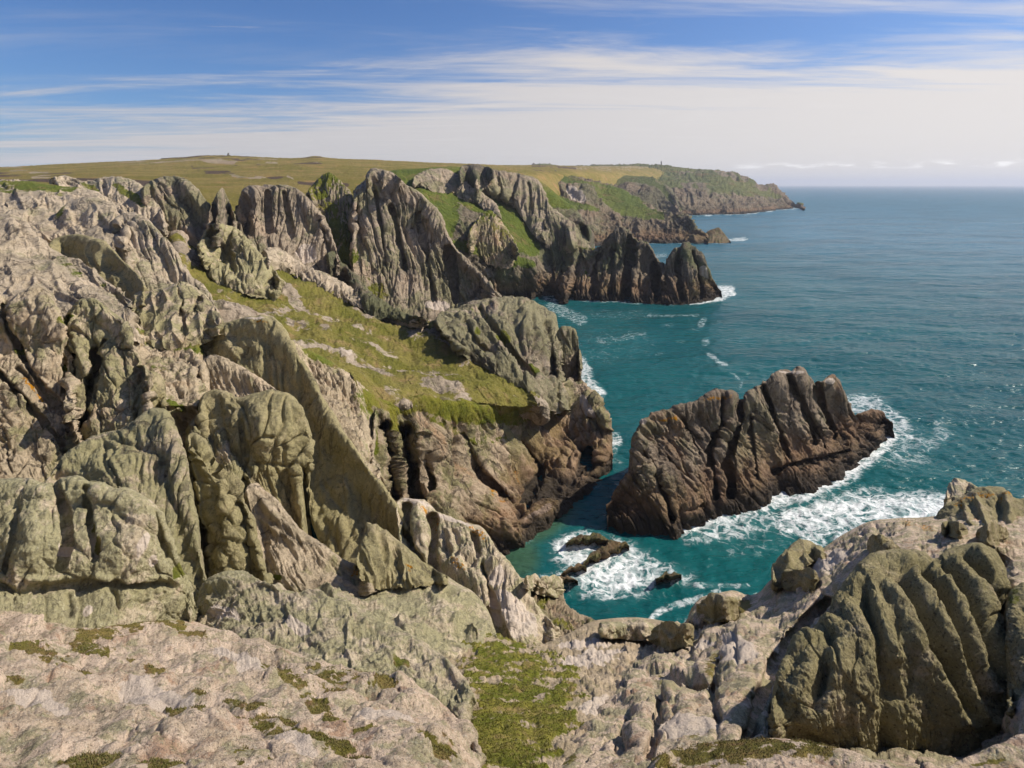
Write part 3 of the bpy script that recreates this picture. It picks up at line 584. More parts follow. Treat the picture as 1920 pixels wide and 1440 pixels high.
outcrop('granite_dome','long rounded ridge dome descending right to the turf, dark cleft at its left shoulder',
 [[(205,470,124),(206,430,130),(212,410,134),(228,399,137),(248,397,138),(268,404,136),(285,420,133),(300,435,130),(315,455,127),(330,472,124),(345,500,120),(362,522,116),(380,540,113),(398,565,109),(412,600,104)],
  [(208,490,115),(220,470,118),(240,465,119),(262,472,118),(280,485,116),(296,498,114),(312,515,111),(328,530,109),(345,548,106),(362,565,104),(380,582,102),(400,598,100),(414,612,98)],
  [(215,510,106),(232,520,104),(250,530,102),(268,538,101),(285,545,100),(300,555,98),(316,568,96),(332,580,94),(350,592,93),(368,602,92),(388,610,92),(414,620,92)]],
 M_lhi, T=14, flutes=((2.5,24,3,-.9),), blocks=((4,40,1.3,-.6),), bumps=((3.2,28),), rough=(1.17,12,5), facet=(.7,24), push=((0.025,('l',9,[(210,432),(216,470),(222,500)])),), seed=64, steep=0.75, lichen=.45, cat='rock dome',
 strokes=((-16,10,[(210,430),(215,470),(222,500)]),(-5,4,[(228,405),(245,450),(262,480)]),(-4,4,[(280,430),(300,480),(330,530)])))
outcrop('granite_slope','big smooth pale granite slope filling the left edge halfway up',
 [[(-220,392,120),(-80,396,120),(0,403,119),(28,404,118),(50,415,115),(70,440,110),(90,465,105),(120,480,101),(150,495,98),(180,515,94),(200,530,91),(230,555,86),(250,580,82)],
  [(-220,450,98),(-80,455,96),(0,460,94),(30,468,93),(60,480,92),(90,495,91),(120,505,90),(150,520,88),(180,535,86),(210,555,83),(235,575,80),(252,592,78)],
  [(-220,520,80),(-80,525,79),(0,528,78),(40,532,78),(80,538,78),(120,542,78),(160,550,77),(200,565,76),(230,585,74),(254,605,73)],
  [(-220,580,70),(-80,582,69),(0,580,69),(40,578,70),(80,576,71),(120,576,71),(160,585,70),(200,600,69),(230,615,68),(256,630,67)]],
 M_lhi, T=20, flutes=((2,34,2,-.8),), blocks=((5,70,1,-.5),(2,28,1,-.3)), bumps=((4.0,60),), rough=(1.56,16,6), facet=(.7,26), seed=65, steep=0.85, lichen=.3, cat='rock slope',
 veg=((130,500,40,16,35,'.45'),(195,535,20,8,30,'.5')), strokes=((-4,4,[(20,420),(80,500),(140,560)]),))
outcrop('granite_dome','green lichened dome in the middle of the left massif',
 [[(85,470,112),(100,450,113),(125,442,113),(150,440,112),(175,446,110),(196,455,108),(215,470,105),(232,490,101),(250,505,97),(262,522,93),(275,545,88)],
  [(100,490,106),(125,478,105),(150,480,104),(175,488,102),(196,500,99),(215,512,96),(232,525,93),(250,535,90),(275,555,85)],
  [(130,510,99),(150,518,97),(170,530,94),(190,540,91),(210,550,88),(230,560,85),(250,565,83),(275,570,81)]],
 M_dome, T=9, flutes=((3,22,3,-.6),), bumps=((4,26),), rough=(1.8,12,5), seed=66, steep=0.6, lichen=.8, cat='rock dome',
 strokes=((6,10,[(205,500),(225,505)]),(-6,5,[(190,480),(192,520)]),(-5,5,[(160,455),(175,500),(200,540)])))
outcrop('rock_outcrop','fractured grey-green bluff right of the left massif, split by a tall dark cleft',
 [[(238,585,86),(245,560,89),(262,548,91),(285,545,92),(305,540,93),(325,533,94),(345,533,94),(362,540,93),(378,550,91),(392,565,89),(405,585,87),(417,612,83)],
  [(240,610,78),(258,600,79),(280,595,80),(305,592,80),(330,590,80),(350,590,80),(370,595,80),(390,602,79),(416,618,78)],
  [(242,632,73),(260,632,72),(285,634,71),(310,635,71),(335,635,71),(355,634,72),(375,632,73),(395,630,74),(417,626,76)]],
 M_lmid, T=10, flutes=((2,22,1.5,.6),), blocks=((6,34,1,0),), bumps=((2.4,24),), rough=(1.17,12,5), facet=(.7,24), push=((0.018,('l',5,[(337,540),(340,600),(342,632)])),(0.018,('l',7,[(372,562),(369,590)])),), seed=67, steep=0.6, lichen=.6,
 strokes=((-10,4,[(337,535),(340,600),(342,635)]),(-5,4,[(250,585),(300,580),(335,578)]),(-8,6,[(372,560),(368,590),(378,615)]),(-5,3,[(255,600),(290,565),(330,545)])))
mass('scree_slope', [
 [(235,600,82),(280,625,80),(330,630,79),(380,625,79),(430,620,80),(480,640,79),(540,660,78)],
 [(240,660,68),(280,670,67),(330,675,67),(380,680,67),(430,690,67),(480,710,67),(540,740,66)],
 [(240,760,54),(290,760,54),(340,760,55),(380,770,55),(430,790,56),(480,820,56),(540,860,55)],
 [(240,900,44),(290,900,44),(340,900,45),(380,930,44),(430,960,44),(480,1000,43),(540,1020,43)]],
 M_lmid, kind='structure', T=15, blocks=((5,34,1.2,-.4),(3,16,1,0)), bumps=((4,34),), rough=(3,13,5), seed=68, push=((.22,('p',25,[(395,560),(600,560),(600,1100),(330,1100),(360,860),(395,790)])),(.10,('p',20,[(100,780),(360,780),(360,1100),(100,1100)]))), lichen=.4,
 veg=((320,650,60,9,5,'.8'),(380,655,40,12,25,'.7'),(330,760,26,12,35,'.7'),(270,625,40,7,0,'.8'),(300,700,30,20,40,'.45')), vegamp=(3,7))
outcrop('jointed_cliff','slabby cliff at the left edge crossed by one long diagonal joint, rusty patches near it',
 [[(-220,560,70),(-80,560,70),(0,562,70),(25,560,70),(50,552,71),(68,541,72),(85,545,72),(100,560,70),(112,585,68),(120,620,66),(125,660,63),(130,720,58),(135,780,53)],
  [(-220,660,58),(-80,660,58),(0,655,58),(30,655,58),(60,655,59),(85,655,59),(105,668,58),(120,690,57),(130,730,54),(138,790,49)],
  [(-220,780,49),(-80,780,49),(0,775,49),(30,775,49),(60,775,50),(90,780,49),(112,790,48),(130,805,47),(150,820,45)],
  [(-220,915,40),(-80,915,40),(0,915,40),(30,915,40),(60,912,40.5),(90,900,41),(115,880,42),(140,865,43),(165,860,43)]],
 M_lmid, T=12, flutes=((3,40,2,-.5),), blocks=((5,66,1.2,-.5),(2,26,1,-.4)), bumps=((4,40),), rough=(2.2,15,6), facet=(1.2,24), push=((0.018,('l',4,[(5,570),(15,620),(40,660),(60,700),(95,740),(130,775)])),(0.021,('l',4,[(0,700),(40,740),(90,800),(135,850)])),(0.03,('l',10,[(128,600),(130,700)])),(0.009,('l',3,[(35,690),(110,765)])),), seed=71, steep=0.5, lichen=.4, cat='cliff',
 strokes=((-11,5,[(5,570),(15,620),(40,660),(60,700),(95,740),(130,775)]),(-8,4,[(0,700),(40,740),(90,800),(130,850)]),(-8,3,[(35,690),(110,765)]),(-6,3,[(40,630),(60,590),(80,590)]),(9,40,[(70,580),(75,620),(80,680)]),(6,22,[(30,600),(45,640)]),
   (-9,8,[(122,560),(124,640),(130,720)]),(6,14,[(36,745),(55,750)]),(-4,3,[(0,790),(30,800),(25,850)])),
 orange=((58,725,22,10,30),(75,742,20,8,40)), veg=((38,655,14,6,20,'.8'),(118,600,10,8,0,'.6')))
outcrop('rock_pillar','bulging pillar of stacked granite with turf tufts at its shoulder, above the overhanging boulder',
 [[(118,640,62),(120,600,66),(130,580,68),(142,565,69),(160,558,69),(185,560,69),(200,572,68),(215,585,67),(232,600,65),(243,625,63),(255,660,60),(268,690,57),(285,705,55)],
  [(120,690,56),(128,650,59),(140,635,60),(155,630,61),(175,632,61),(195,640,60),(215,650,59),(232,662,58),(248,680,56),(262,700,54),(285,720,52)],
  [(120,740,51),(130,720,52),(142,710,53),(158,705,53),(175,705,53),(195,708,53),(215,712,52),(232,716,52),(250,722,51),(265,728,50),(285,735,50)],
  [(122,845,45),(135,838,45),(150,832,45),(165,826,45),(185,822,45),(205,815,45),(225,810,45),(245,800,45),(265,795,46),(285,790,46)]],
 M_lmid, T=9, flutes=((3,26,2.5,-.1),), blocks=((7,46,1.3,0),), bumps=((7,34),), rough=(2.2,13,6), facet=(1.2,24), push=((0.049,('l',9,[(122,600),(124,700),(134,800)])),(0.056,('l',9,[(182,660),(168,720),(154,825)])),(0.014,('l',4,[(195,640),(184,680)])),), seed=72, steep=0.42, lichen=.6, cat='rock pillar',
 strokes=((-16,8,[(122,600),(124,700),(134,800)]),(-14,9,[(180,650),(172,720),(160,790),(150,830)]),(-7,4,[(195,640),(182,680),(186,700)]),(9,22,[(150,610),(150,660)]),(9,20,[(205,660),(215,700)]),(-6,4,[(140,590),(175,600),(200,625)]),(-6,4,[(160,560),(172,590)]),(-6,4,[(200,560),(218,590),(240,600)])),
 veg=((124,595,18,6,0),(118,606,18,5,0),(125,680,5,12,0,'.7')))
outcrop('granite_boulder','large overhanging green-topped boulder with a smooth pinkish underside, perched above the shadowed hollow',
 [[(172,760,52),(175,725,54),(182,705,55),(200,695,56),(225,690,57),(250,688,57),(275,692,56),(295,702,55),(307,720,54),(311,745,52),(310,770,50)],
  [(172,780,48.5),(180,745,48.5),(195,732,48.2),(215,728,48),(238,728,48),(260,730,48),(282,735,48.2),(298,745,48.5),(309,765,49)],
  [(173,790,48),(182,780,46.5),(198,775,46),(218,772,46),(240,768,46),(262,764,46),(285,762,46.5),(300,762,47.5),(309,772,48.6)],
  [(176,798,48.5),(186,811,48),(200,812,48),(220,806,48),(240,797,48),(262,790,48),(285,785,48.2),(300,780,48.5),(309,776,49)]],
 M_dome, T=7, flutes=((1.5,30,5,-.05),), bumps=((4,24),), rough=(1.6,11,5), blocks=((4,40,1,0),), seed=73, steep=0.45, skirt='u', lichen=.75, cat='boulder', step=1.7,
 strokes=((-9,5,[(205,700),(207,720),(215,735)]),(7,11,[(240,705),(255,715)]),(-10,6,[(200,712),(235,722),(280,728)]),(-6,4,[(288,735),(290,770)]),(7,9,[(252,700),(256,712)]),(-5,4,[(232,735),(235,775)]),(-5,4,[(266,735),(266,775)])),
 pale=((240,795,50,8,-15),))
outcrop('granite_dome','broad curved shoulder of rock with finger-like flutes, sweeping down right beneath the overhanging boulder',
 [[(60,930,39),(85,905,41),(100,880,43),(120,855,45),(140,838,47),(165,820,48.5),(190,812,50),(220,806,51),(250,788,52),(285,765,54),(310,770,53),(328,800,51),(342,835,48),(352,880,45),(362,930,42),(372,985,39),(380,1040,36.5),(388,1085,34.5),(392,1110,33.5)],
  [(70,950,36),(95,920,38),(125,890,40),(155,868,42),(190,855,43),(225,850,44),(260,850,44),(290,865,43),(312,900,41),(328,950,38.5),(342,1000,36.5),(355,1050,34.5),(370,1090,33),(390,1118,32)],
  [(80,975,33),(110,950,34.5),(145,930,36),(180,920,37),(215,922,37),(250,940,36),(275,970,35),(298,1010,33.5),(318,1050,32),(340,1090,31),(365,1115,30.5),(388,1130,30.5)],
  [(90,1040,29),(130,1040,29),(170,1050,28.5),(210,1070,28),(245,1090,28),(280,1110,27.5),(310,1130,27),(340,1150,27),(365,1160,27),(388,1165,27.5)]],
 M_lmid, T=8, flutes=((3.5,30,4,-.6),), bumps=((3,34),), rough=(2.0,12,6), blocks=((5,60,2,-.5),), facet=(1,24), seed=74, steep=0.5, lichen=.65, cat='rock dome',
 strokes=((-8,5,[(190,820),(195,860),(210,900),(240,925)]),(-6,4,[(250,850),(254,905)]),(-6,4,[(262,848),(268,905)]),(-6,4,[(274,850),(280,905)]),(-6,4,[(286,858),(293,905)]),(-6,4,[(298,868),(304,905)]),(-9,5,[(200,815),(255,830),(300,850),(315,900),(330,970),(350,1040)]),
   (-8,5,[(110,885),(150,893),(190,890)]),(6,12,[(120,870),(150,860),(180,868)]),(8,20,[(310,800),(330,880),(345,960)]),(7,14,[(205,870),(208,880)])))
outcrop('rock_pillar','tall rounded pillar standing alone right of a narrow turfed crack, head of stacked blocks',
 [[(350,820,53),(356,814,54),(366,812,54.5),(380,818,54),(392,832,53),(402,852,51.5),(408,872,50)],
  [(353,850,49),(360,845,48),(372,845,47.6),(385,850,47.8),(396,862,48),(408,880,48.5)],
  [(360,880,46.5),(372,880,45),(388,880,44.5),(402,885,44.8),(420,895,45.5),(436,915,46.5)],
  [(368,920,44),(382,915,42.5),(400,910,42),(422,915,42),(445,930,42.8),(462,950,44.5)],
  [(378,1000,40.5),(392,990,39),(412,985,38.3),(436,985,38.3),(460,990,39),(482,1005,41)],
  [(388,1060,37.5),(400,1055,36.2),(420,1055,35.5),(445,1055,35.5),(470,1060,36.3),(500,1070,38.5)],
  [(392,1088,36.5),(405,1092,35.5),(425,1096,35),(450,1098,35),(478,1096,35.8),(508,1090,38)]],
 M_dome, T=6, flutes=((3,24,5,-.15),), bumps=((3,26),), rough=(1.8,11,6), blocks=((5,36,1,0),), push=(), seed=75, steep=0.4, lichen=.7, cat='rock pillar',
 strokes=((-10,5,[(356,850),(395,853)]),(-7,4,[(360,835),(388,838)]),(-9,5,[(396,850),(405,882)]),(-8,8,[(398,920),(402,1000)]),(6,10,[(380,930),(385,980)]),(7,10,[(415,910),(418,930)]),(-6,4,[(385,1025),(420,1022)]),(-7,5,[(405,885),(440,920)])))
outcrop('rock_pillar','slender tapering rib with a hooked notch, behind the lone pillar',
 [[(348,805,62),(358,790,64),(372,783,65),(395,782,65),(415,790,64),(432,803,63),(445,825,61),(456,850,59),(468,870,57),(480,875,56),(478,900,54)],
  [(360,840,57),(375,830,57),(392,830,57),(410,838,56),(428,850,55),(444,868,54),(460,885,53),(477,905,52)],
  [(380,880,52),(395,875,51.5),(412,880,51),(430,892,50.5),(448,905,50),(462,915,50),(478,922,50)],
  [(400,930,47.5),(415,930,47),(430,935,47),(445,940,47),(462,945,47.5),(478,948,48)]],
 M_lmid, T=7, flutes=((4,18,4,-.6),), blocks=((3,26,1.5,-.4),), bumps=((4,24),), rough=(2,11,6), seed=76, steep=0.45, lichen=.65, cat='rock pillar',
 strokes=((7,13,[(412,815),(430,860),(445,890)]),(-9,6,[(398,800),(402,840),(410,880)]),(-6,4,[(440,820),(455,870)])))
outcrop('granite_slab','smooth slab leaning down right from behind the lone pillar, crossed by a dark diagonal hollow',
 [[(455,930,53),(466,910,55),(480,905,56),(500,918,55.5),(525,940,54),(545,965,52.5),(565,990,51),(590,1010,50),(615,1030,49),(640,1050,48),(670,1060,47.5),(700,1075,46.5)],
  [(465,980,47.5),(480,985,46.5),(500,1000,45.5),(525,1020,44.5),(550,1035,44),(578,1050,43.5),(605,1062,43),(635,1075,42.8),(665,1085,42.5),(700,1090,43)],
  [(480,1040,43),(500,1065,40.5),(525,1085,39),(550,1095,38.5),(580,1105,38),(610,1112,38),(640,1115,38),(670,1112,38.5),(702,1105,40)]],
 M_lmid, T=7, flutes=((4,26,6,-1.2),(2,12,6,-1.1)), bumps=((2.5,30),), rough=(1.8,12,6), push=(), seed=77, steep=0.5, lichen=.3, cat='rock slab',
 strokes=((-10,8,[(475,925),(500,950),(540,985),(570,1010)]),(-7,5,[(490,975),(540,1010),(560,1050)]),(8,12,[(500,925),(545,970),(575,1005)]),(-7,4,[(550,1015),(580,1065)]),(-5,4,[(600,1040),(640,1090)])),
 orange=((675,1075,16,8,15),), veg=((520,1085,14,6,20,'.9'),))
outcrop('granite_dome','massive dark green helmet-shaped dome hanging over the slope, centre left',
 [[(372,780,66),(380,745,68.5),(400,732,70),(425,735,69),(450,742,68),(475,738,68),(495,733,68),(515,732,68),(535,737,67),(552,748,66),(566,765,65),(575,790,63.5),(580,820,62),(581,850,61),(576,878,60)],
  [(376,810,61),(390,790,60),(410,785,58.5),(435,785,57),(460,785,56),(485,785,55.4),(508,788,55.4),(530,793,55.8),(550,803,56.8),(566,820,58),(576,845,59),(577,880,59)],
  [(382,850,57),(400,842,55.5),(422,840,54),(445,842,52.8),(470,845,52),(492,848,51.8),(514,852,52.2),(534,860,53.2),(552,868,54.8),(568,880,57)],
  [(410,890,53.5),(428,895,52),(448,900,51),(470,905,50.3),(492,908,50.3),(514,912,50.8),(535,915,51.8),(553,918,53),(568,915,55)],
  [(440,925,51),(455,935,50),(472,945,49.3),(492,955,49),(514,965,49),(535,975,49.5),(555,988,50),(575,1000,51)]],
 M_dome, T=10, relief=8, flutes=((4,34,5,-.1),), bumps=((4.5,38),), rough=(1.7,12,6), blocks=((5,60,1.8,-.1),), push=((0.021,('l',7,[(568,882),(573,920),(580,960)])),(0.0084,('l',5,[(452,790),(458,850)])),), seed=78, steep=0.35, lichen=.8, cat='rock dome',
 strokes=((-7,9,[(440,760),(455,830),(480,870)]),(6,14,[(470,750),(485,800),(495,860)]),(-6,4,[(480,868),(530,872),(577,868)]),(-6,5,[(535,885),(525,930)]),(6,12,[(560,770),(572,840)]),(-9,6,[(568,880),(572,915),(580,960)]),(-6,6,[(405,745),(410,790),(425,850)])))
outcrop('ribbed_outcrop','ribbed pink-grey outcrop on the slope between the green fin and the helmet dome',
 [[(375,700,73),(382,675,75),(400,668,76),(420,672,75.5),(445,684,74.5),(470,698,73),(492,712,72),(512,728,70.5),(530,745,69)],
  [(378,740,68),(395,728,68),(415,725,68),(438,730,67.5),(460,738,67),(482,745,66.5),(502,750,66.5),(528,755,67)],
  [(378,790,63),(398,790,62.5),(420,792,62),(442,794,62),(465,796,62),(488,796,62),(508,794,63),(530,785,64)]],
 M_lmid, T=7, flutes=((6,13,4,-.45),(3,7,4,-.4)), rough=(2,10,5), seed=79, steep=0.5, lichen=.3)
outcrop('rock_outcrop','small hunched outcrop with a rounded shadowed alcove on the scree above the lone pillar',
 [[(300,720,69),(308,695,71),(322,682,72),(340,678,72),(355,688,71.5),(368,705,70),(380,730,68),(392,760,66)],[(305,745,65),(320,725,65),(338,722,65),(355,730,65),(372,745,64.5),(392,770,63)],[(330,775,61.5),(345,775,61),(360,778,61),(376,784,61),(392,790,61)]],
 M_lmid, T=6, blocks=((4,24,1.3,-.4),), bumps=((5,24),), rough=(2.4,11,5), seed=80, steep=0.5, lichen=.4, strokes=((-12,12,[(352,735),(350,755)]),))
outcrop('granite_fin','huge smooth greenish fin with a small orange patch on its crown, plunging down right',
 [[(372,640,76.7),(382,618,78.5),(405,610,79.9),(430,603,81.3),(455,597,82.3),(478,594,82.7),(500,592,82.7),(520,600,82.3),(535,615,81.3),(547,640,79.5),(558,665,77.6),(575,690,76.2),(592,715,74.8),(605,745,72.9),(622,775,71.1),(640,805,69.2),(660,830,67.3),(680,860,65.5),(700,890,63.6),(725,920,61.7),(745,950,59.8),(765,985,58.0),(790,1030,56.1),(815,1075,54.2)],
  [(374,660,78),(388,645,77),(408,640,76.5),(432,637,76),(455,636,75.6),(476,638,75.3),(495,645,75),(512,660,74.5),(527,685,73.8),(542,715,72.8),(557,745,71.8),(572,775,70.5),(588,805,69.3),(605,835,68),(625,865,66.5),(648,892,65),(670,920,63.3),(692,948,61.8),(715,978,60),(735,1010,58.5),(760,1045,57),(800,1085,55)],
  [(378,668,75.5),(400,668,74),(425,672,72.8),(450,684,71.5),(472,700,70.5),(490,718,69.8),(506,740,69),(522,770,68),(538,800,66.8),(552,828,65.5),(566,856,64.3),(582,884,63),(600,910,61.8),(622,938,60.3),(645,962,59),(668,988,57.6),(690,1012,56.4),(712,1035,55.4),(740,1060,54.5),(790,1095,53)],
  [(382,672,74),(405,684,72),(428,698,70.5),(450,715,69),(470,730,68),(488,740,67.5),(505,748,67.5),(522,770,66.5),(540,800,65),(555,850,62.5),(570,890,60.5),(580,930,58.5),(590,970,56.8),(605,1000,55.5),(625,1025,54.3),(650,1045,53.5),(675,1060,53),(700,1075,52.6),(735,1090,52),(785,1105,51.5)]],
 M_dome, T=7, relief=9, flutes=((4,36,6,-.5),), bumps=((4.5,44),), rough=(1.5,12,6), blocks=((4,60,3,-.5),), seed=81, steep=0.5, lichen=.8, cat='rock fin',
 strokes=((-5,5,[(495,640),(498,680),(500,730)]),(-7,8,[(590,830),(598,870),(590,900),(600,960)]),(7,22,[(560,790),(572,830),(588,870)]),(-7,6,[(605,900),(640,960),(665,1010)]),(8,24,[(640,970),(655,1000)]),(-7,7,[(590,960),(620,1000),(640,1040)]),(-5,4,[(570,910),(620,890)]),(5,12,[(430,640),(440,680)])),
 orange=((490,603,14,4,2),), pale=((480,596,20,3,0),))
mass('scree_bank', [
 [(545,640,96),(562,650,97),(590,665,97),(620,680,97),(650,700,96),(680,725,95),(705,750,93),(706,790,90)],
 [(560,690,89),(585,705,89),(610,725,88),(635,745,87),(660,770,86),(685,800,84),(694,830,82),(702,870,80)],
 [(590,750,81),(615,785,79),(640,815,77),(662,845,75),(685,875,73),(705,905,72),(715,935,71),(728,960,70)],
 [(650,870,72),(675,900,70),(700,925,68),(722,950,66),(742,975,65),(760,1000,64),(780,1020,63),(800,1040,62)]],
 M_lmid, kind='structure', T=14, blocks=((5,24,1.2,-.4),), flutes=((4,18,2.5,-.8),), rough=(3.5,12,5), seed=82, push=((.13,('l',22,[(700,715),(712,780),(716,860),(742,950),(795,1050)])),), lichen=.35, veg=((620,670,60,16,20,'.9'),(690,760,22,40,-20,'.55'),(740,975,12,10,0,'.5')))
# ---------- promontory ----------
mass('turf_slope', [
 [(318,440,180),(345,452,179),(380,470,176),(420,490,175),(450,497,178),(500,485,190),(560,500,193),(610,512,192),(660,545,188),(700,568,184),(740,585,180),(790,598,176),(835,604,171),(880,625,166),(920,652,161),(960,680,156),(1000,712,150)],
 [(325,470,158),(355,490,156),(390,515,153),(430,535,152),(470,545,153),(520,550,158),(570,560,160),(620,575,160),(670,595,158),(710,612,156),(760,628,154),(810,642,150),(850,655,147),(890,670,144),(930,690,141),(970,710,138),(1010,735,135)],
 [(335,520,132),(370,550,128),(405,580,124),(445,595,123),(490,605,124),(540,618,126),(590,632,127),(640,648,127),(690,665,127),(730,680,127),(780,695,127),(825,705,127),(870,715,127),(910,722,127),(950,732,127),(985,742,127),(1020,755,127)],
 [(345,600,100),(385,620,98),(420,640,96),(460,655,95),(510,668,95),(560,682,96),(610,697,97),(650,712,99),(690,730,101),(735,745,104),(785,755,107),(830,760,111),(875,765,114),(915,765,118),(955,768,121),(990,772,123),(1025,780,124)],
 [(350,700,78),(390,710,78),(430,720,78),(470,730,79),(520,745,80),(570,762,82),(620,785,85),(660,800,88),(700,815,92),(745,820,97),(790,825,101),(835,830,106),(880,830,110),(915,830,114),(955,830,118),(990,830,120),(1025,830,122)]],
 M_slope, kind='structure', T=30, wrap=(1,1), bumps=((4,60),), blocks=((2,40,1.2,-.6),), rough=(3,16,6), seed=91, relief=12, vegk=.35, vegnoise=(1.1,70), bare=((840,645,18,3,25),(650,660,20,5,35),(545,545,26,7,25),(560,570,22,5,25),(700,700,30,4,30),(610,612,12,4,25),(760,690,16,3,20),(540,600,12,3,30),(500,525,20,5,30)), push=((.22,('p',26,[(640,775),(760,785),(860,775),(950,790),(1060,785),(1060,1000),(560,1000)])),), lichen=.3, ws=7,
 veg=(('p',10,[(300,430),(400,470),(520,470),(700,560),(830,600),(1010,720),(1010,770),(900,765),(820,775),(760,765),(715,790),(660,740),(600,690),(540,640),(480,600),(400,560),(330,490)]),('l',14,[(345,470),(420,530),(520,590),(640,660),(720,720),(690,790)]),('l',9,[(640,670),(690,720),(700,770)])), vegamp=(3.2,9),
 pale=((650,655,14,5,35),(520,560,16,5,10)),
 strokes=((6,12,[(500,470),(560,500),(600,528),(650,570)]),(-5,4,[(560,600),(620,640),(660,655)])))
outcrop('rock_ridge','narrow pale broken rib of rock running down the turf below the two big slabs',
 [[(495,470,205),(510,465,206),(540,480,203),(570,498,200),(600,508,199),(625,520,196),(650,535,193),(680,555,189),(720,580,184),(755,598,179),(800,604,174)],
  [(500,485,194),(520,490,192),(545,502,190),(570,515,188),(598,528,186),(622,540,184),(648,555,181),(680,575,178),(715,592,175),(755,606,172),(800,610,170)]],
 M_lhi, T=7, blocks=((6,16,1,-.3),), flutes=((4,10,1.5,-.2),), rough=(2.5,9,5), seed=92, conform='hug', steep=1, lichen=.35, autoveg=(.5,.8,.8))
outcrop('rock_outcrop','dark jagged crest of rock between the tallest slab and the turf, stepping down right',
 [[(612,478,205),(625,470,208),(640,490,205),(655,505,202),(672,520,199),(690,545,196),(706,560,194),(730,575,190),(760,590,186),(800,598,182)],
  [(615,500,197),(632,508,195),(650,525,192),(668,540,190),(688,560,188),(710,575,186),(735,588,183),(765,598,180),(800,604,178)]],
 M_head, T=8, blocks=((5,14,1,0),), flutes=((5,9,2,-.3),), rough=(2,8,5), seed=93, conform='hug', steep=1, lichen=.6, autoveg=(.7,.95,.8))
outcrop('rocky_knoll','grey-green blocky knoll crowning the seaward end of the grassy promontory',
 [[(815,610,176),(825,594,179),(845,583,183),(860,577,186),(878,566,189),(905,562,191),(935,558,192),(965,556,192),(990,562,191),(1010,570,189),(1025,578,187),(1040,590,184),(1046,605,182),(1050,630,180),(1052,665,176)],
  [(822,618,171),(840,608,172),(860,604,173),(880,600,174),(905,600,175),(932,602,176),(960,605,176),(985,612,175),(1005,622,174),(1022,634,173),(1036,648,172),(1050,680,170)],
  [(835,632,165),(855,640,163),(878,645,162),(902,650,161),(928,655,161),(955,662,160),(980,670,160),(1002,680,159),(1022,690,159),(1038,700,160),(1052,712,162)],
  [(860,655,158),(885,668,155),(910,680,153),(935,695,151),(960,708,149),(985,720,147),(1008,732,146),(1028,742,146),(1045,750,148),(1060,752,152)]],
 M_tower, T=16, flutes=((4,22,2.5,-.7),), blocks=((6,34,1.4,-.45),), bumps=((4,24),), rough=(2,11,6), push=((0.021,('l',5,[(900,577),(930,620),(965,665),(1000,700)])),(0.014,('l',5,[(925,665),(890,640),(872,605)])),(0.014,('l',5,[(1032,602),(1030,650),(1038,695)])),), seed=94, conform='hug', steep=1, lichen=.7, ws=4,
 strokes=((-12,6,[(900,575),(930,620),(965,665),(1000,700)]),(-9,6,[(925,665),(890,640),(870,600)]),(-9,7,[(960,600),(985,640),(1010,670)]),(10,18,[(985,590),(1015,630),(1030,660)]),(10,16,[(865,605),(885,625)]),(9,14,[(920,640),(960,690),(985,715)]),(-8,5,[(1032,600),(1028,650),(1040,700)]),(-7,5,[(905,700),(940,712),(980,730)])),
 veg=((945,630,14,12,40,'.8'),(905,585,30,6,10,'.5'),(1000,690,20,8,45,'.7'),(900,625,6,8,0,'.6')))
outcrop('rock_pillar','flat-topped square pillar at the outermost tip of the promontory, above the surf',
 [[(1040,650,181),(1044,625,183),(1052,614,184),(1064,612,184),(1078,617,183),(1083,630,182),(1085,650,180),(1088,690,177)],
  [(1042,665,178),(1048,650,178),(1058,646,178),(1068,648,178),(1078,655,178),(1085,668,177),(1089,700,175)],
  [(1045,705,173),(1054,702,172),(1064,702,172),(1074,705,172),(1082,710,172.5),(1090,722,173)],
  [(1050,745,168),(1060,748,166),(1072,752,166),(1084,752,168),(1095,750,171),(1110,745,173)]],
 M_tower, T=8, flutes=((4,14,5,-.1),), blocks=((3,22,2,0),), rough=(1.5,9,5), seed=95, steep=0.6, lichen=.6, cat='rock pillar', orange=((1080,625,5,10,0),), ws=3)
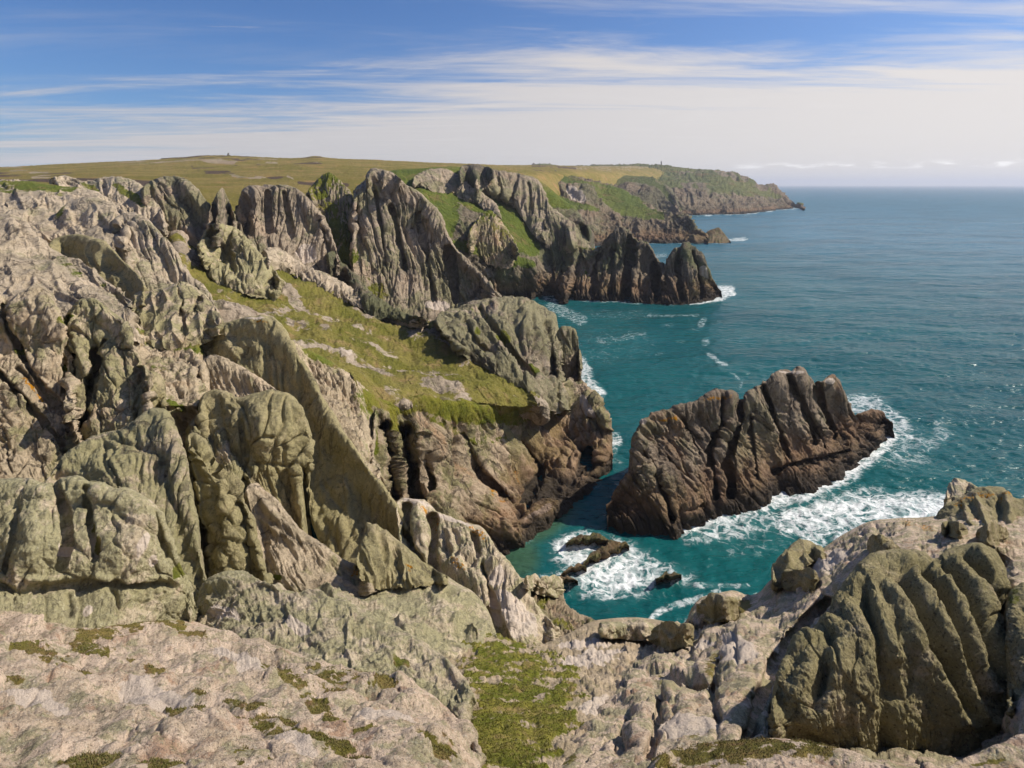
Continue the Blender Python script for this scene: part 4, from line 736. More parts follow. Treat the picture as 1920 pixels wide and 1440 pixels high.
outcrop('sea_cliff','warm brown cliff of slanting slabs below the grassy shelf, facing the ridge backed stack',
 [[(655,700,101.0),(675,728,102.0),(700,745,104.0),(740,752,108.0),(785,740,110.2),(830,744,115.1),(870,750,119.1),(905,758,124.0),(940,756,129.0),(975,753,133.9),(1010,744,140.8),(1045,732,149.7),(1070,712,160.0),(1090,715,162.0),(1104,730,158.0),(1118,750,151.0),(1130,772,144.0),(1138,792,139.0)],
  [(668,760,95),(690,780,96),(715,795,98),(745,805,101),(780,808,105),(818,812,110),(855,815,114),(890,812,119),(922,808,124),(955,805,129),(988,800,135),(1018,795,141),(1045,790,147),(1070,788,148),(1092,788,146),(1110,795,142),(1126,802,139),(1140,812,136)],
  [(690,850,93.0),(710,865,93.0),(735,875,94.0),(762,880,97.2),(795,882,101.4),(828,882,104.9),(860,882,108.3),(892,880,112.7),(922,878,116.0),(952,875,120.3),(982,872,123.5),(1010,868,128.0),(1036,862,133.0),(1060,857,132.0),(1082,852,131.0),(1102,848,130.0),(1122,845,130.0),(1143,843,132.0)],
  [(725,930,90.2),(748,945,90.2),(772,950,92.4),(800,950,94.8),(828,948,96.8),(856,946,99.8),(884,944,102.7),(910,942,104.5),(936,940,106.3),(962,936,109.0),(986,930,111.0),(1010,922,115.0),(1034,912,119.0),(1056,900,123.0),(1078,888,128.0),(1098,876,132.0),(1120,864,135.0),(1143,855,0)],
  [(770,1030,80.2),(800,1035,84.5),(830,1035,89.9),(860,1032,93.4),(885,1028,95.9),(905,1024,98.7),(925,1020,100.4),(942,1016,0),(960,1008,0),(978,998,0),(1000,985,0),(1022,968,0),(1044,950,0),(1066,936,0),(1088,920,0),(1104,900,0),(1116,882,0),(1143,862,0)]],
 M_prom, T=25, sea=True, flutes=((8,46,5,-.55),(4,18,5,-.55)), blocks=((6,52,3,-.55),(3,22,2.4,-.5)), rough=(1.8,10,6), seed=96, push=((.13,('l',11,[(722,800),(730,860),(742,930)])),(.15,('l',14,[(762,812),(768,870),(778,935)])),(.05,('l',6,[(800,850),(808,910)])),(.07,('l',11,[(1098,848),(1108,874)])),(.035,('l',5,[(870,820),(900,880),(950,935)])),(.03,('l',4,[(985,835),(1015,880),(985,940)]))), crest=1.25, relief=9, steep=0.85, lichen=.55, cat='sea cliff', wrap=(1,1), ws=5,
 veg=(('l',20,[(660,700),(690,745),(740,755),(800,760),(860,770),(900,765)]),('l',8,[(690,745),(690,800),(700,850)],'.85'),('l',10,[(730,760),(745,800),(760,830)],'.75'),('l',10,[(800,780),(880,820),(950,830)],'.45'),('l',24,[(860,772),(960,776),(1040,760)],'.8')),
 strokes=((-9,5,[(798,840),(806,900)]),(10,8,[(732,800),(738,850),(748,900),(752,935)]),(14,28,[(800,820),(815,870),(830,920)]),(-12,7,[(850,830),(855,880),(840,930)]),(-12,6,[(860,830),(905,890),(950,930),(975,960)]),
   (9,24,[(880,860),(930,900),(960,930)]),(-9,5,[(905,800),(955,850),(1000,900),(985,940)]),(-9,5,[(985,830),(1020,860),(1010,920),(960,990)]),(9,26,[(1020,800),(1050,840),(1060,870)]),(-10,5,[(1075,800),(1090,850),(1085,890)]),
   (-12,12,[(1096,850),(1106,876)]),(8,10,[(1110,800),(1130,850)]),(9,14,[(1115,855),(1125,880)]),(9,20,[(960,770),(1000,820)]),(-7,4,[(1000,750),(1060,800),(1100,845)]),(-8,5,[(930,760),(950,800),(985,830)]),(-8,5,[(1035,900),(1075,900)]),(-14,8,[(775,950),(800,930),(810,900)])),
 orange=((930,930,22,8,40),(1030,880,22,8,-20),(985,895,20,8,35)), pale=((1100,760,10,30,-25),(1010,960,30,7,-25)))
# ---------- ridge-backed stack in the inlet ----------
outcrop('sea_stack','long ridge backed brown sea stack with slanting ribs, alone in the inlet amid surf',
 [[(1144,945,112),(1150,925,114),(1165,905,116),(1180,880,118),(1186,850,120),(1188,825,121.5),(1192,805,122.5),(1202,792,123.5),(1221,777,125),(1245,770,126),(1267,765,127),(1290,756,128),(1310,748,129),(1330,738,130.5),(1346,733,131.5),(1362,738,132),(1378,738,133),(1392,750,133.5),(1404,738,135),(1420,728,136.5),(1435,712,138),(1450,702,139.5),(1468,692,141),(1485,694,142),(1500,690,143),(1514,700,144),(1526,714,145),(1535,722,145.5),(1545,708,147),(1558,704,148),(1571,712,149),(1582,732,150),(1594,754,151),(1606,778,151.5),(1620,776,152.5),(1632,772,153.5),(1645,770,154.5),(1656,775,155),(1667,792,154)],
  [(1146,955,110.5),(1160,935,111.5),(1175,925,112),(1190,905,113),(1200,880,114.5),(1206,855,116),(1212,835,117.5),(1225,822,119),(1245,815,120),(1267,812,121),(1290,806,122),(1312,800,123.5),(1334,793,125),(1354,790,126),(1375,790,127),(1395,793,128),(1415,785,130),(1435,775,132),(1455,765,134),(1475,760,136),(1495,762,137),(1512,765,139),(1528,770,140),(1545,768,142),(1560,768,144),(1575,778,146),(1590,788,148),(1605,796,149.5),(1625,795,151),(1645,793,152.5),(1666,796,153)],
  [(1147,965,109.5),(1162,958,109),(1180,952,108.5),(1198,940,109),(1213,925,110),(1228,910,111),(1243,897,112.5),(1260,888,114),(1278,882,115),(1297,876,116),(1316,870,117.5),(1336,864,119),(1356,860,120),(1376,856,121.5),(1396,854,123),(1416,850,124.5),(1436,845,126.5),(1456,840,128.5),(1476,836,130),(1496,833,132),(1515,830,134),(1535,827,136.5),(1553,822,139),(1572,818,142),(1590,815,145),(1610,812,148),(1640,806,151),(1665,799,152)],
  [(1146,970,0),(1158,978,0),(1175,980,0),(1195,982,0),(1215,983,0),(1235,985,0),(1252,987,0),(1267,990,0),(1282,974,0),(1298,965,0),(1316,958,0),(1336,952,0),(1356,947,0),(1378,942,0),(1400,938,0),(1422,930,0),(1440,922,0),(1458,908,0),(1480,906,0),(1505,904,0),(1530,900,0),(1550,892,0),(1568,884,0),(1585,868,0),(1602,855,0),(1622,842,0),(1642,830,0),(1667,802,0)]],
 M_stack, T=15, sea=True, cat='sea stack', flutes=((5,36,6,-.42),), blocks=((6,38,3.6,-.42),(3,15,3,-.4)), rough=(2.2,9,5), push=((.03,('l',6,[(1392,752),(1381,800),(1367,860),(1371,925)])),(.025,('l',5,[(1352,750),(1348,800),(1330,850),(1345,930)])),(.022,('l',4,[(1432,725),(1452,780),(1475,850)])),(.022,('l',4,[(1480,705),(1502,760),(1530,830)])),(.03,('l',5,[(1536,725),(1547,770),(1565,815)])),(.025,('l',5,[(1207,850),(1237,900),(1262,970)])),(.02,('l',4,[(1252,860),(1292,900),(1312,950)])),(.015,('l',4,[(1455,885),(1520,865),(1590,848)])),(.015,('l',3,[(1280,790),(1310,850)])),(.015,('l',3,[(1500,740),(1545,840)])),(.015,('l',3,[(1405,780),(1420,900)])),), seed=101, crestw=44, steep=0.65, lichen=.45, ws=5, step=1.6,
 strokes=((-13,8,[(1392,750),(1380,800),(1365,860),(1370,930)]),(-10,6,[(1352,745),(1350,790),(1330,850),(1345,940)]),(12,20,[(1190,840),(1215,900),(1240,960)]),(-10,6,[(1205,850),(1235,900),(1262,980)]),(10,20,[(1240,880),(1270,920),(1300,960)]),(-9,5,[(1250,860),(1290,900),(1312,955)]),(8,12,[(1370,745),(1368,790),(1350,850)]),
   (10,14,[(1410,740),(1430,800),(1455,870)]),(-9,5,[(1430,720),(1450,780),(1475,850)]),(9,12,[(1455,705),(1475,760),(1500,820)]),(-9,5,[(1478,700),(1500,760),(1530,830)]),(9,12,[(1500,700),(1525,760),(1550,820)]),(-12,7,[(1534,722),(1545,770),(1565,820)]),(10,12,[(1560,715),(1580,770),(1600,830)]),(-10,7,[(1455,880),(1520,860),(1590,845)]),(7,10,[(1470,890),(1530,880)]),(-6,5,[(1210,780),(1250,800),(1290,830)]),(-6,5,[(1260,775),(1290,800),(1320,840)]),(-6,5,[(1300,770),(1325,800),(1345,840)])),
 orange=((1340,745,24,5,-10),(1250,778,20,4,-10)), pale=((1555,712,8,6,0),(1205,790,8,6,0),(1480,697,20,4,0)))
# ---------- rocks awash ----------
def awash(label, pts, seed, slant=.2, thick=.5):
    (x0, y0, x1, y1) = pts; w = x1-x0; hh = y1-y0; rnd = random.Random(seed)
    cr = []; mi = []; ba = []
    for k in range(11):
        u = k/10; e_ = math.sin(math.pi*u)**.6; q = .55+.75*rnd.random()
        bx = x0+w*u; by = y1-slant*hh*u-hh*.12*(1-e_)+rnd.uniform(-.05, .05)*hh
        a = by-hh*thick*e_*(.75+.4*rnd.random()); m_ = by-hh*thick*.5*e_
        ba.append((bx, by, 0)); mi.append((bx, m_-.3, dsea(m_)*(.998-.016*e_*q))); cr.append((bx+2, a-.6, dsea(a)*(.998-.020*e_*q)))
    return mass('tidal_rock', [cr, mi, ba], M_bould, steep=1, label=label, cat='sea rock', group='rocks awash in the inlet', sea=True, wrap=(0, 0), T=1.5, flutes=((2.5,16,3,-.8),), blocks=((3.5,13,1,.4),), rough=(2,8,4), relief=2, seed=seed, ws=2, step=1.6, lichen=.6)
awash('weed-covered brown rock slanting out of the churning foam, larger of the wave-washed rocks', (1092,1008,1178,1066), 111, .65, .5)
awash('flat dark brown rock awash just above the slanting weedy rock', (1060,994,1142,1022), 112, .1, .7)
awash('small brown rock in the foam below left of the slanting weedy rock', (1050,1050,1098,1082), 113, .5, .5)
awash('low dark reef just breaking the surface at the right of the foam patch', (1228,1050,1276,1092), 114, .2, .35)
awash('dark reef fingers joined to the shore at the lower left of the foam patch', (1026,1074,1082,1096), 115, .2, .6)
awash('small dark rock at the right foot of the long stack, in white surf', (1612,774,1668,802), 116, .1, .7)
# ---------- middle foreground ----------
outcrop('rock_buttress','buttress of upright pillars splashed with orange lichen, a pale slab running down its right side',
 [[(738,960,68),(748,938,70),(765,932,71),(780,938,71),(792,936,71.5),(808,946,71),(826,960,70),(846,968,69),(864,978,68),(884,982,67.5),(904,988,66.5),(918,1005,65),(930,1028,63),(948,1050,61),(966,1072,59),(982,1095,57),(998,1122,54.5),(1018,1148,52),(1045,1180,49)],
  [(742,1000,62),(756,985,62),(772,982,62),(790,985,62),(808,992,61.5),(828,1000,61),(850,1006,60.5),(872,1012,60),(892,1020,59),(910,1035,58),(926,1058,56.5),(944,1082,55),(960,1105,53),(978,1128,51),(998,1150,49.5),(1022,1172,47.5),(1046,1188,46.5)],
  [(744,1050,55.5),(760,1045,55),(780,1045,54.5),(800,1048,54),(822,1055,53.5),(844,1060,53),(866,1066,52.5),(886,1075,52),(905,1090,51),(922,1110,50),(940,1130,48.5),(958,1148,47),(978,1162,46),(1000,1175,45),(1022,1186,44.5),(1046,1194,44)],
  [(748,1110,49.5),(768,1112,48.5),(790,1115,47.5),(812,1120,46.8),(835,1125,46),(858,1132,45.3),(880,1142,44.5),(900,1155,43.5),(918,1172,42.5),(936,1192,41.5),(955,1208,40.5),(975,1212,40.5),(998,1212,41),(1020,1206,42),(1046,1200,43)]],
 M_near, T=9, flutes=((6,30,4,-.35),(3,14,4,-.35)), bumps=((4,26),), rough=(1.8,12,6), push=((0.02,('l',8,[(762,948),(767,1000),(785,1045)])),(0.02,('l',8,[(812,968),(815,1010),(811,1050)])),(0.02,('l',9,[(920,1145),(940,1190),(952,1208)])),(0.012,('l',5,[(886,1002),(896,1040)])),(0.012,('l',5,[(905,1062),(915,1100),(935,1150)])),), seed=121, steep=0.45, lichen=.5, cat='rock buttress',
 strokes=((12,16,[(778,955),(790,1000),(805,1040)]),(-16,9,[(762,945),(766,1000),(785,1045)]),(-14,9,[(812,965),(815,1010),(810,1050)]),(12,26,[(850,1010),(870,1040)]),(-8,5,[(855,1000),(858,1045)]),(-8,5,[(838,1000),(842,1045)]),(-9,6,[(886,1000),(895,1040),(880,1060)]),(12,24,[(930,1070),(945,1100)]),(-9,6,[(905,1060),(912,1100),(930,1140),(945,1195)]),
   (9,12,[(845,1050),(880,1075),(910,1110)]),(-14,9,[(920,1145),(940,1190),(950,1210)]),(-10,9,[(810,1050),(840,1080),(880,1110)])),
 orange=((800,958,12,8,30),(820,985,6,16,10),(890,992,18,8,25),(860,1065,24,8,35),(905,1000,12,14,0),(765,1055,8,7,0)), pale=((960,1150,60,30,48),(935,1085,16,20,0),(785,940,30,5,20),(850,978,40,5,15)))
outcrop('fluted_rock','tuft of thin upright green flutes like fingers, at the foot of the great fin',
 [[(664,1062,56),(672,1030,58),(682,1000,60),(690,980,61),(700,985,61),(715,990,60.5),(732,1002,60),(750,1015,59.5),(770,1030,58.5),(790,1050,57),(815,1068,55.5),(840,1082,54)],
  [(668,1070,53.5),(680,1045,54),(695,1035,54),(712,1035,54),(730,1040,54),(748,1048,53.5),(768,1058,53),(790,1068,52.5),(812,1078,52),(838,1086,51.5)],
  [(670,1078,51.5),(684,1085,50),(700,1088,49.5),(718,1090,49),(736,1090,49),(755,1090,49),(775,1090,49),(795,1092,49),(815,1092,49),(840,1092,49.5)]],
 M_dome, T=5, flutes=((9,17,6,-.2),), bumps=((2,20),), rough=(1.6,10,5), seed=122, conform=True, lichen=.75, cat='rock outcrop', step=1.7,
 strokes=((-12,5,[(700,990),(706,1040),(716,1085)]),(9,10,[(712,1000),(720,1050)]),(-9,4,[(722,1000),(732,1050),(742,1085)]),(9,11,[(740,1030),(748,1080)]),(-9,4,[(752,1040),(760,1085)])), orange=((765,1060,8,8,0),))
mass('rock_ledges', [
 [(500,1110,43),(540,1100,44),(580,1095,44.5),(612,1088,45),(650,1078,46),(690,1072,46.5),(730,1070,47),(770,1068,47),(805,1070,47),(835,1078,46.5),(862,1095,45.5),(885,1108,44.5),(905,1130,43),(920,1155,41),(930,1185,39),(940,1212,37)],
 [(510,1140,37),(550,1130,37.5),(590,1122,38),(625,1115,38.5),(665,1112,39),(705,1112,39),(742,1115,39),(778,1118,39),(810,1125,38.5),(838,1135,38),(862,1148,37.5),(884,1162,37),(903,1178,36.3),(920,1195,36),(938,1216,35.5)],
 [(530,1180,31.5),(570,1170,32),(610,1160,32.5),(645,1155,33),(682,1158,33),(718,1162,33),(752,1168,33),(784,1175,33),(812,1182,33),(838,1190,33),(860,1198,33),(882,1205,33),(902,1210,33.3),(920,1214,33.8),(938,1220,34)],
 [(540,1240,26.5),(580,1235,26.5),(620,1232,27),(655,1230,27),(690,1228,27),(724,1228,27.5),(756,1228,28),(786,1228,28.5),(813,1228,29),(838,1228,29.5),(860,1228,30),(882,1226,31),(902,1226,31.5),(920,1226,32),(938,1226,33)]],
 M_near, kind='structure', T=8, bumps=((6,50),), flutes=((4,40,2,-.8),), blocks=((4,70,.7,-.5),(1.5,26,.8,-.4)), facet=(1,22), rough=(2.0,13,6), push=((0.0075,('l',4,[(610,1110),(640,1135),(660,1165),(700,1170),(760,1160)])),(0.0075,('l',4,[(740,1100),(800,1115),(850,1160),(890,1200)])),), seed=123, steep=0.9, lichen=.65,
 strokes=((-11,5,[(610,1110),(640,1135),(660,1165),(700,1170),(760,1160)]),(12,34,[(680,1130),(740,1140)]),(-10,5,[(740,1100),(800,1115),(850,1160),(890,1200)]),(10,20,[(840,1110),(880,1150),(910,1190)]),(-9,5,[(850,1165),(880,1185),(905,1208)]),(8,14,[(800,1080),(840,1085)]),(-8,5,[(780,1080),(820,1090)]),(-7,4,[(760,1175),(830,1200)])),
 veg=((745,1225,22,10,20,'.9'),(770,1215,14,6,0,'.5')), orange=((790,1095,10,8,0),))
outcrop('granite_mound','low rounded lichened mound stretching right from the near boulders to the green gully',
 [[(360,1160,29),(368,1128,31),(378,1098,33),(392,1082,34),(412,1075,34.5),(436,1070,35),(458,1072,35),(480,1085,34),(505,1092,33.5),(522,1088,34),(540,1105,33),(560,1115,32.3),(580,1100,33.3),(598,1100,33),(612,1118,31.8),(640,1125,31.2),(665,1135,30.3),(690,1150,29.3),(715,1165,28.2),(750,1178,27.3),(780,1195,26.3),(810,1215,25.2),(840,1240,24),(865,1265,22.8),(884,1290,21.6),(892,1315,20.5)],
  [(364,1168,27.5),(376,1140,28.5),(392,1125,28.8),(415,1118,28.8),(440,1118,28.6),(468,1125,28),(495,1130,27.6),(520,1135,27.3),(548,1142,26.9),(575,1148,26.6),(600,1155,26.2),(628,1165,25.7),(655,1175,25.2),(682,1188,24.6),(710,1200,24),(740,1212,23.5),(770,1228,22.9),(800,1245,22.2),(830,1265,21.5),(858,1290,20.8),(885,1325,19.8)],
  [(366,1172,26.2),(382,1165,25.8),(402,1160,25.5),(426,1162,25),(452,1168,24.5),(480,1175,24),(508,1182,23.5),(535,1190,23),(562,1198,22.6),(590,1205,22.2),(618,1213,21.8),(646,1222,21.4),(674,1232,21),(702,1242,20.6),(730,1252,20.3),(758,1262,20),(786,1274,19.6),(814,1290,19.2),(840,1310,18.8),(880,1350,17.8)],
  [(366,1176,25),(385,1182,24),(408,1188,23.3),(432,1195,22.6),(458,1202,22),(485,1210,21.5),(512,1220,20.9),(540,1230,20.4),(566,1240,19.9),(592,1250,19.5),(620,1258,19.2),(648,1266,18.9),(676,1274,18.7),(704,1282,18.5),(732,1290,18.3),(760,1300,18.1),(788,1312,17.9),(812,1330,17.5),(838,1350,17.1),(875,1375,16.6)]],
 M_near, T=5, bumps=((6,46),(3,20)), blocks=((3.5,70,.8,-.4),(1.2,26,.8,-.3)), rough=(2.4,12,6), facet=(1,22), push=((0.01,('l',4,[(650,1150),(660,1190),(690,1205),(720,1195)])),(0.01,('l',6,[(470,1102),(520,1120),(560,1130)])),), seed=124, steep=0.6, lichen=.6, cat='rock mound',
 strokes=((-9,8,[(470,1100),(520,1120),(560,1130)]),(9,12,[(516,1092),(528,1100)]),(9,12,[(585,1103),(596,1110)]),(-11,5,[(650,1150),(660,1190),(690,1205),(720,1195)]),(10,24,[(680,1195),(700,1200)]),(-9,8,[(395,1095),(450,1100)]),(9,16,[(745,1240),(775,1250)]),(-8,5,[(735,1225),(760,1250),(790,1262)])),
 pale=((420,1150,30,14,20),(560,1180,30,10,20)), veg=((750,1235,20,8,20,'.8'),))
outcrop('granite_boulder','row of fused rounded boulders at the lower left edge, split by an undercut ledge',
 [[(-220,905,34),(-100,902,34),(0,900,34),(30,898,34.2),(60,900,34),(85,908,33.6),(105,900,34),(130,893,34.3),(150,896,34.2),(170,905,33.8),(190,906,33.8),(215,918,33.2),(245,920,33.2),(265,930,32.8),(285,945,32.2),(300,962,31.5),(312,985,30.8),(322,1015,30),(330,1045,29.2),(345,1075,28.6),(358,1105,28.2),(368,1140,27.6)],
  [(-220,945,30),(-100,945,30),(0,945,30),(35,945,30),(70,948,30),(100,950,30),(130,950,30),(160,955,29.8),(188,962,29.6),(215,970,29.3),(242,980,29),(268,992,28.6),(290,1010,28.2),(308,1032,27.8),(324,1058,27.3),(342,1088,27.2),(366,1146,26.8)],
  [(-220,1000,26.5),(-100,1000,26.5),(0,1002,26.4),(40,1004,26.4),(80,1008,26.4),(120,1010,26.4),(155,1014,26.4),(188,1020,26.4),(220,1026,26.3),(250,1034,26.2),(278,1044,26),(302,1058,25.9),(322,1075,25.8),(342,1100,26),(365,1152,26.2)],
  [(-220,1070,24.4),(-100,1070,24.4),(0,1076,24.3),(40,1080,24.3),(80,1080,24.4),(120,1078,24.5),(155,1078,24.6),(188,1080,24.7),(220,1080,24.8),(250,1082,24.9),(278,1085,25),(302,1090,25.1),(322,1100,25.1),(342,1118,25.3),(365,1156,25.6)],
  [(-220,1095,23.7),(-100,1095,23.7),(0,1100,23.7),(40,1105,23.6),(80,1100,24),(120,1098,24.3),(155,1098,24.4),(188,1098,24.5),(220,1100,24.6),(250,1102,24.6),(278,1105,24.6),(302,1110,24.6),(322,1120,24.6),(342,1135,24.7),(365,1160,25)],
  [(-220,1150,20.5),(-100,1155,20.4),(0,1165,20.3),(40,1175,20.3),(80,1182,20.5),(120,1185,20.8),(155,1185,21),(188,1182,21.3),(220,1178,21.7),(250,1172,22.2),(278,1168,22.7),(302,1167,23.1),(322,1168,23.4),(342,1170,23.7),(365,1175,24)]],
 M_near, T=6, bumps=((5,60),(2.5,22)), flutes=((4,46,3,-.2),), rough=(2.4,12,6), blocks=((5,70,1.2,0),), facet=(1,22), push=((0.009,('l',7,[(105,905),(122,950),(128,1010),(114,1060)])),(0.009,('l',7,[(160,915),(168,960),(172,1000),(182,1045)])),(0.006,('l',5,[(288,965),(300,1000),(310,1040)])),(0.006,('l',6,[(28,965),(22,1020),(12,1070)])),), seed=125, steep=0.38, lichen=.7, cat='boulder',
 strokes=((-14,8,[(100,905),(120,950),(128,1010),(110,1060)]),(-13,7,[(158,915),(168,960),(170,1000),(182,1040)]),(12,40,[(60,940),(75,1000)]),(-12,8,[(30,960),(22,1020),(10,1070)]),(12,30,[(45,990),(55,1050)]),(14,60,[(235,960),(250,1020)]),(-9,6,[(288,960),(300,1000),(310,1040)]),(8,14,[(300,970),(318,1020),(326,1045)]),
   (-18,6,[(0,1098),(35,1112),(80,1100),(130,1100),(190,1096),(250,1098),(320,1100)]),(9,7,[(60,1088),(110,1086)]),(9,7,[(180,1080),(205,1086)]),(8,8,[(240,1088),(300,1086)]),(-9,6,[(130,1115),(128,1150)]),(-9,6,[(210,1110),(214,1150)]),(-8,6,[(270,1110),(265,1140)]),(10,14,[(185,930),(200,935)]),(-8,5,[(190,945),(220,950)])),
 pale=((122,1030,12,14,0),(262,1025,8,24,10),(285,1050,7,10,0),(160,1140,10,12,0)), veg=((183,1020,9,16,0,'.9'),(340,1065,16,20,10,'.85'),(175,990,7,9,0,'.7'),(60,1170,60,7,-5,'.5')))
mass('rocky_ground', [
 [(-260,1120,22.5),(-120,1125,22.3),(0,1140,22),(80,1165,21.6),(150,1178,21.6),(220,1175,22.2),(300,1165,23.2),(360,1165,24.5),(420,1185,23.2),(500,1205,21.8),(580,1235,20.4),(660,1258,19.4),(740,1278,18.6),(800,1300,18),(850,1340,17),(880,1380,16),(900,1440,14.6)],
 [(-260,1180,18.8),(-120,1185,18.6),(0,1195,18.4),(100,1210,18.2),(200,1220,18.2),(300,1230,18.1),(400,1245,17.8),(500,1262,17.2),(600,1282,16.6),(700,1302,16),(780,1325,15.4),(840,1360,14.8),(890,1410,13.8),(925,1480,12.6)],
 [(-260,1260,14.8),(-120,1265,14.7),(0,1270,14.6),(100,1278,14.5),(200,1285,14.4),(300,1292,14.3),(400,1300,14.2),(500,1312,13.9),(600,1328,13.6),(700,1345,13.3),(780,1365,13),(840,1395,12.6),(890,1435,12),(935,1500,11.2)],
 [(-260,1350,11.8),(-120,1350,11.8),(0,1352,11.8),(100,1355,11.8),(200,1358,11.7),(300,1360,11.7),(400,1364,11.7),(500,1372,11.6),(600,1382,11.4),(700,1395,11.3),(780,1410,11.1),(840,1430,10.9),(890,1465,10.6),(940,1530,10)],
 [(-260,1560,8),(-120,1560,8),(0,1560,8),(100,1560,8),(200,1560,8),(300,1560,8),(400,1560,8),(500,1560,8),(600,1560,8.1),(700,1565,8.2),(780,1570,8.3),(840,1580,8.3),(890,1600,8.3),(950,1620,8.3)]],
 M_pink, kind='structure', back=True, T=3, bumps=((9,150),(4,60)), flutes=((3,60,5,2.2),), blocks=((4,110,.5,1.4),), rough=(2.6,20,7), relief=13, seed=127, vegnoise=(1.1,40), lichen=.42, ws=8,
 veg=((75,1222,50,15,8),(175,1216,40,10,12),(135,1250,34,8,10,'.8'),(180,1190,0.1,0.1,0),('l',16,[(150,1195),(220,1180),(280,1160),(340,1155)],'.85'),(360,1188,28,7,8),(535,1270,46,22,30),(590,1325,56,12,28),(355,1330,42,16,5),(375,1300,16,9,0),(470,1330,50,11,22),(540,1352,34,8,15),('l',7,[(430,1345),(520,1372),(620,1395),(690,1420)]),(610,1270,60,22,10,'.6'),(700,1280,50,16,15,'.75'),(690,1370,38,7,5,'.8'),(160,1425,70,14,0,'.8'),(820,1410,60,14,20,'.8'),(300,1435,50,10,0,'.7'),(280,1250,60,10,20,'.45'),(590,1250,20,10,0,'.7'),(30,1265,40,10,20,'.5'),(470,1420,50,14,10,'.5')), vegamp=(1.2,8),
 pale=((450,1240,60,22,25),(60,1310,80,14,10),(300,1300,80,18,15),(720,1350,60,12,5),(550,1390,40,10,10)),
 strokes=((14,42,[(235,1375),(290,1395)]),(-14,20,[(225,1372),(250,1352),(310,1352)]),(10,30,[(700,1385),(840,1400)]),(-8,8,[(600,1300),(640,1330)]),(9,16,[(720,1290),(760,1290)]),(-6,6,[(80,1240),(200,1270),(330,1310)])))
mass('gully_floor', [
 [(815,1215,34),(840,1200,35.5),(880,1196,36.5),(920,1194,37),(960,1205,37),(1000,1212,37),(1040,1200,38.5),(1080,1180,41),(1110,1165,43),(1140,1160,44),(1170,1158,45),(1200,1158,45.5),(1230,1162,45),(1260,1170,44)],
 [(820,1240,29),(850,1230,30),(885,1226,30.5),(925,1225,31),(965,1228,31),(1005,1232,31),(1045,1228,32),(1082,1220,33),(1112,1215,34),(1140,1210,35),(1168,1208,35.5),(1196,1206,36),(1225,1206,36.5),(1256,1210,36)],
 [(835,1290,22.5),(865,1285,23),(900,1282,23.5),(940,1282,23.8),(980,1284,24),(1020,1286,24),(1058,1284,24.5),(1092,1280,25),(1122,1276,25.5),(1150,1272,26),(1178,1268,26.5),(1205,1265,27),(1230,1262,27.5),(1258,1262,28)],
 [(845,1350,17.8),(875,1348,18),(910,1346,18.2),(950,1346,18.4),(990,1346,18.6),(1028,1345,18.8),(1064,1342,19),(1098,1338,19.4),(1128,1334,19.8),(1155,1330,20.2),(1182,1326,20.6),(1208,1322,21),(1232,1320,21.3),(1260,1318,21.6)],
 [(850,1430,14),(885,1428,14),(920,1426,14.1),(960,1425,14.2),(1000,1424,14.3),(1038,1422,14.4),(1074,1420,14.6),(1106,1417,14.8),(1136,1414,15),(1162,1410,15.2),(1188,1407,15.4),(1212,1404,15.6),(1236,1402,15.8),(1262,1400,16)],
 [(850,1600,9.5),(890,1600,9.5),(930,1600,9.5),(970,1600,9.5),(1010,1600,9.5),(1048,1600,9.5),(1084,1600,9.6),(1116,1600,9.7),(1146,1600,9.8),(1172,1600,9.9),(1198,1600,10),(1222,1600,10),(1246,1600,10),(1270,1600,10)]],
 M_gully, kind='structure', T=7, bumps=((5,50),(4,22)), rough=(3,14,6), blocks=((3,30,.8,0),), seed=131, vegnoise=(1.15,60), lichen=.35,
 veg=(('p',22,[(845,1208),(890,1188),(935,1196),(960,1216),(1010,1228),(1040,1236),(1072,1262),(1050,1285),(1098,1300),(1070,1330),(1085,1360),(1050,1385),(1040,1440),(1000,1490),(860,1490),(892,1430),(872,1380),(895,1320),(868,1275),(880,1240)]),(1060,1260,28,10,0,'.9'),(960,1420,90,40,0,'.8')), vegamp=(7,34),
 pale=((1110,1235,60,16,-10),(1125,1320,40,16,-20),(1100,1205,60,8,0)))
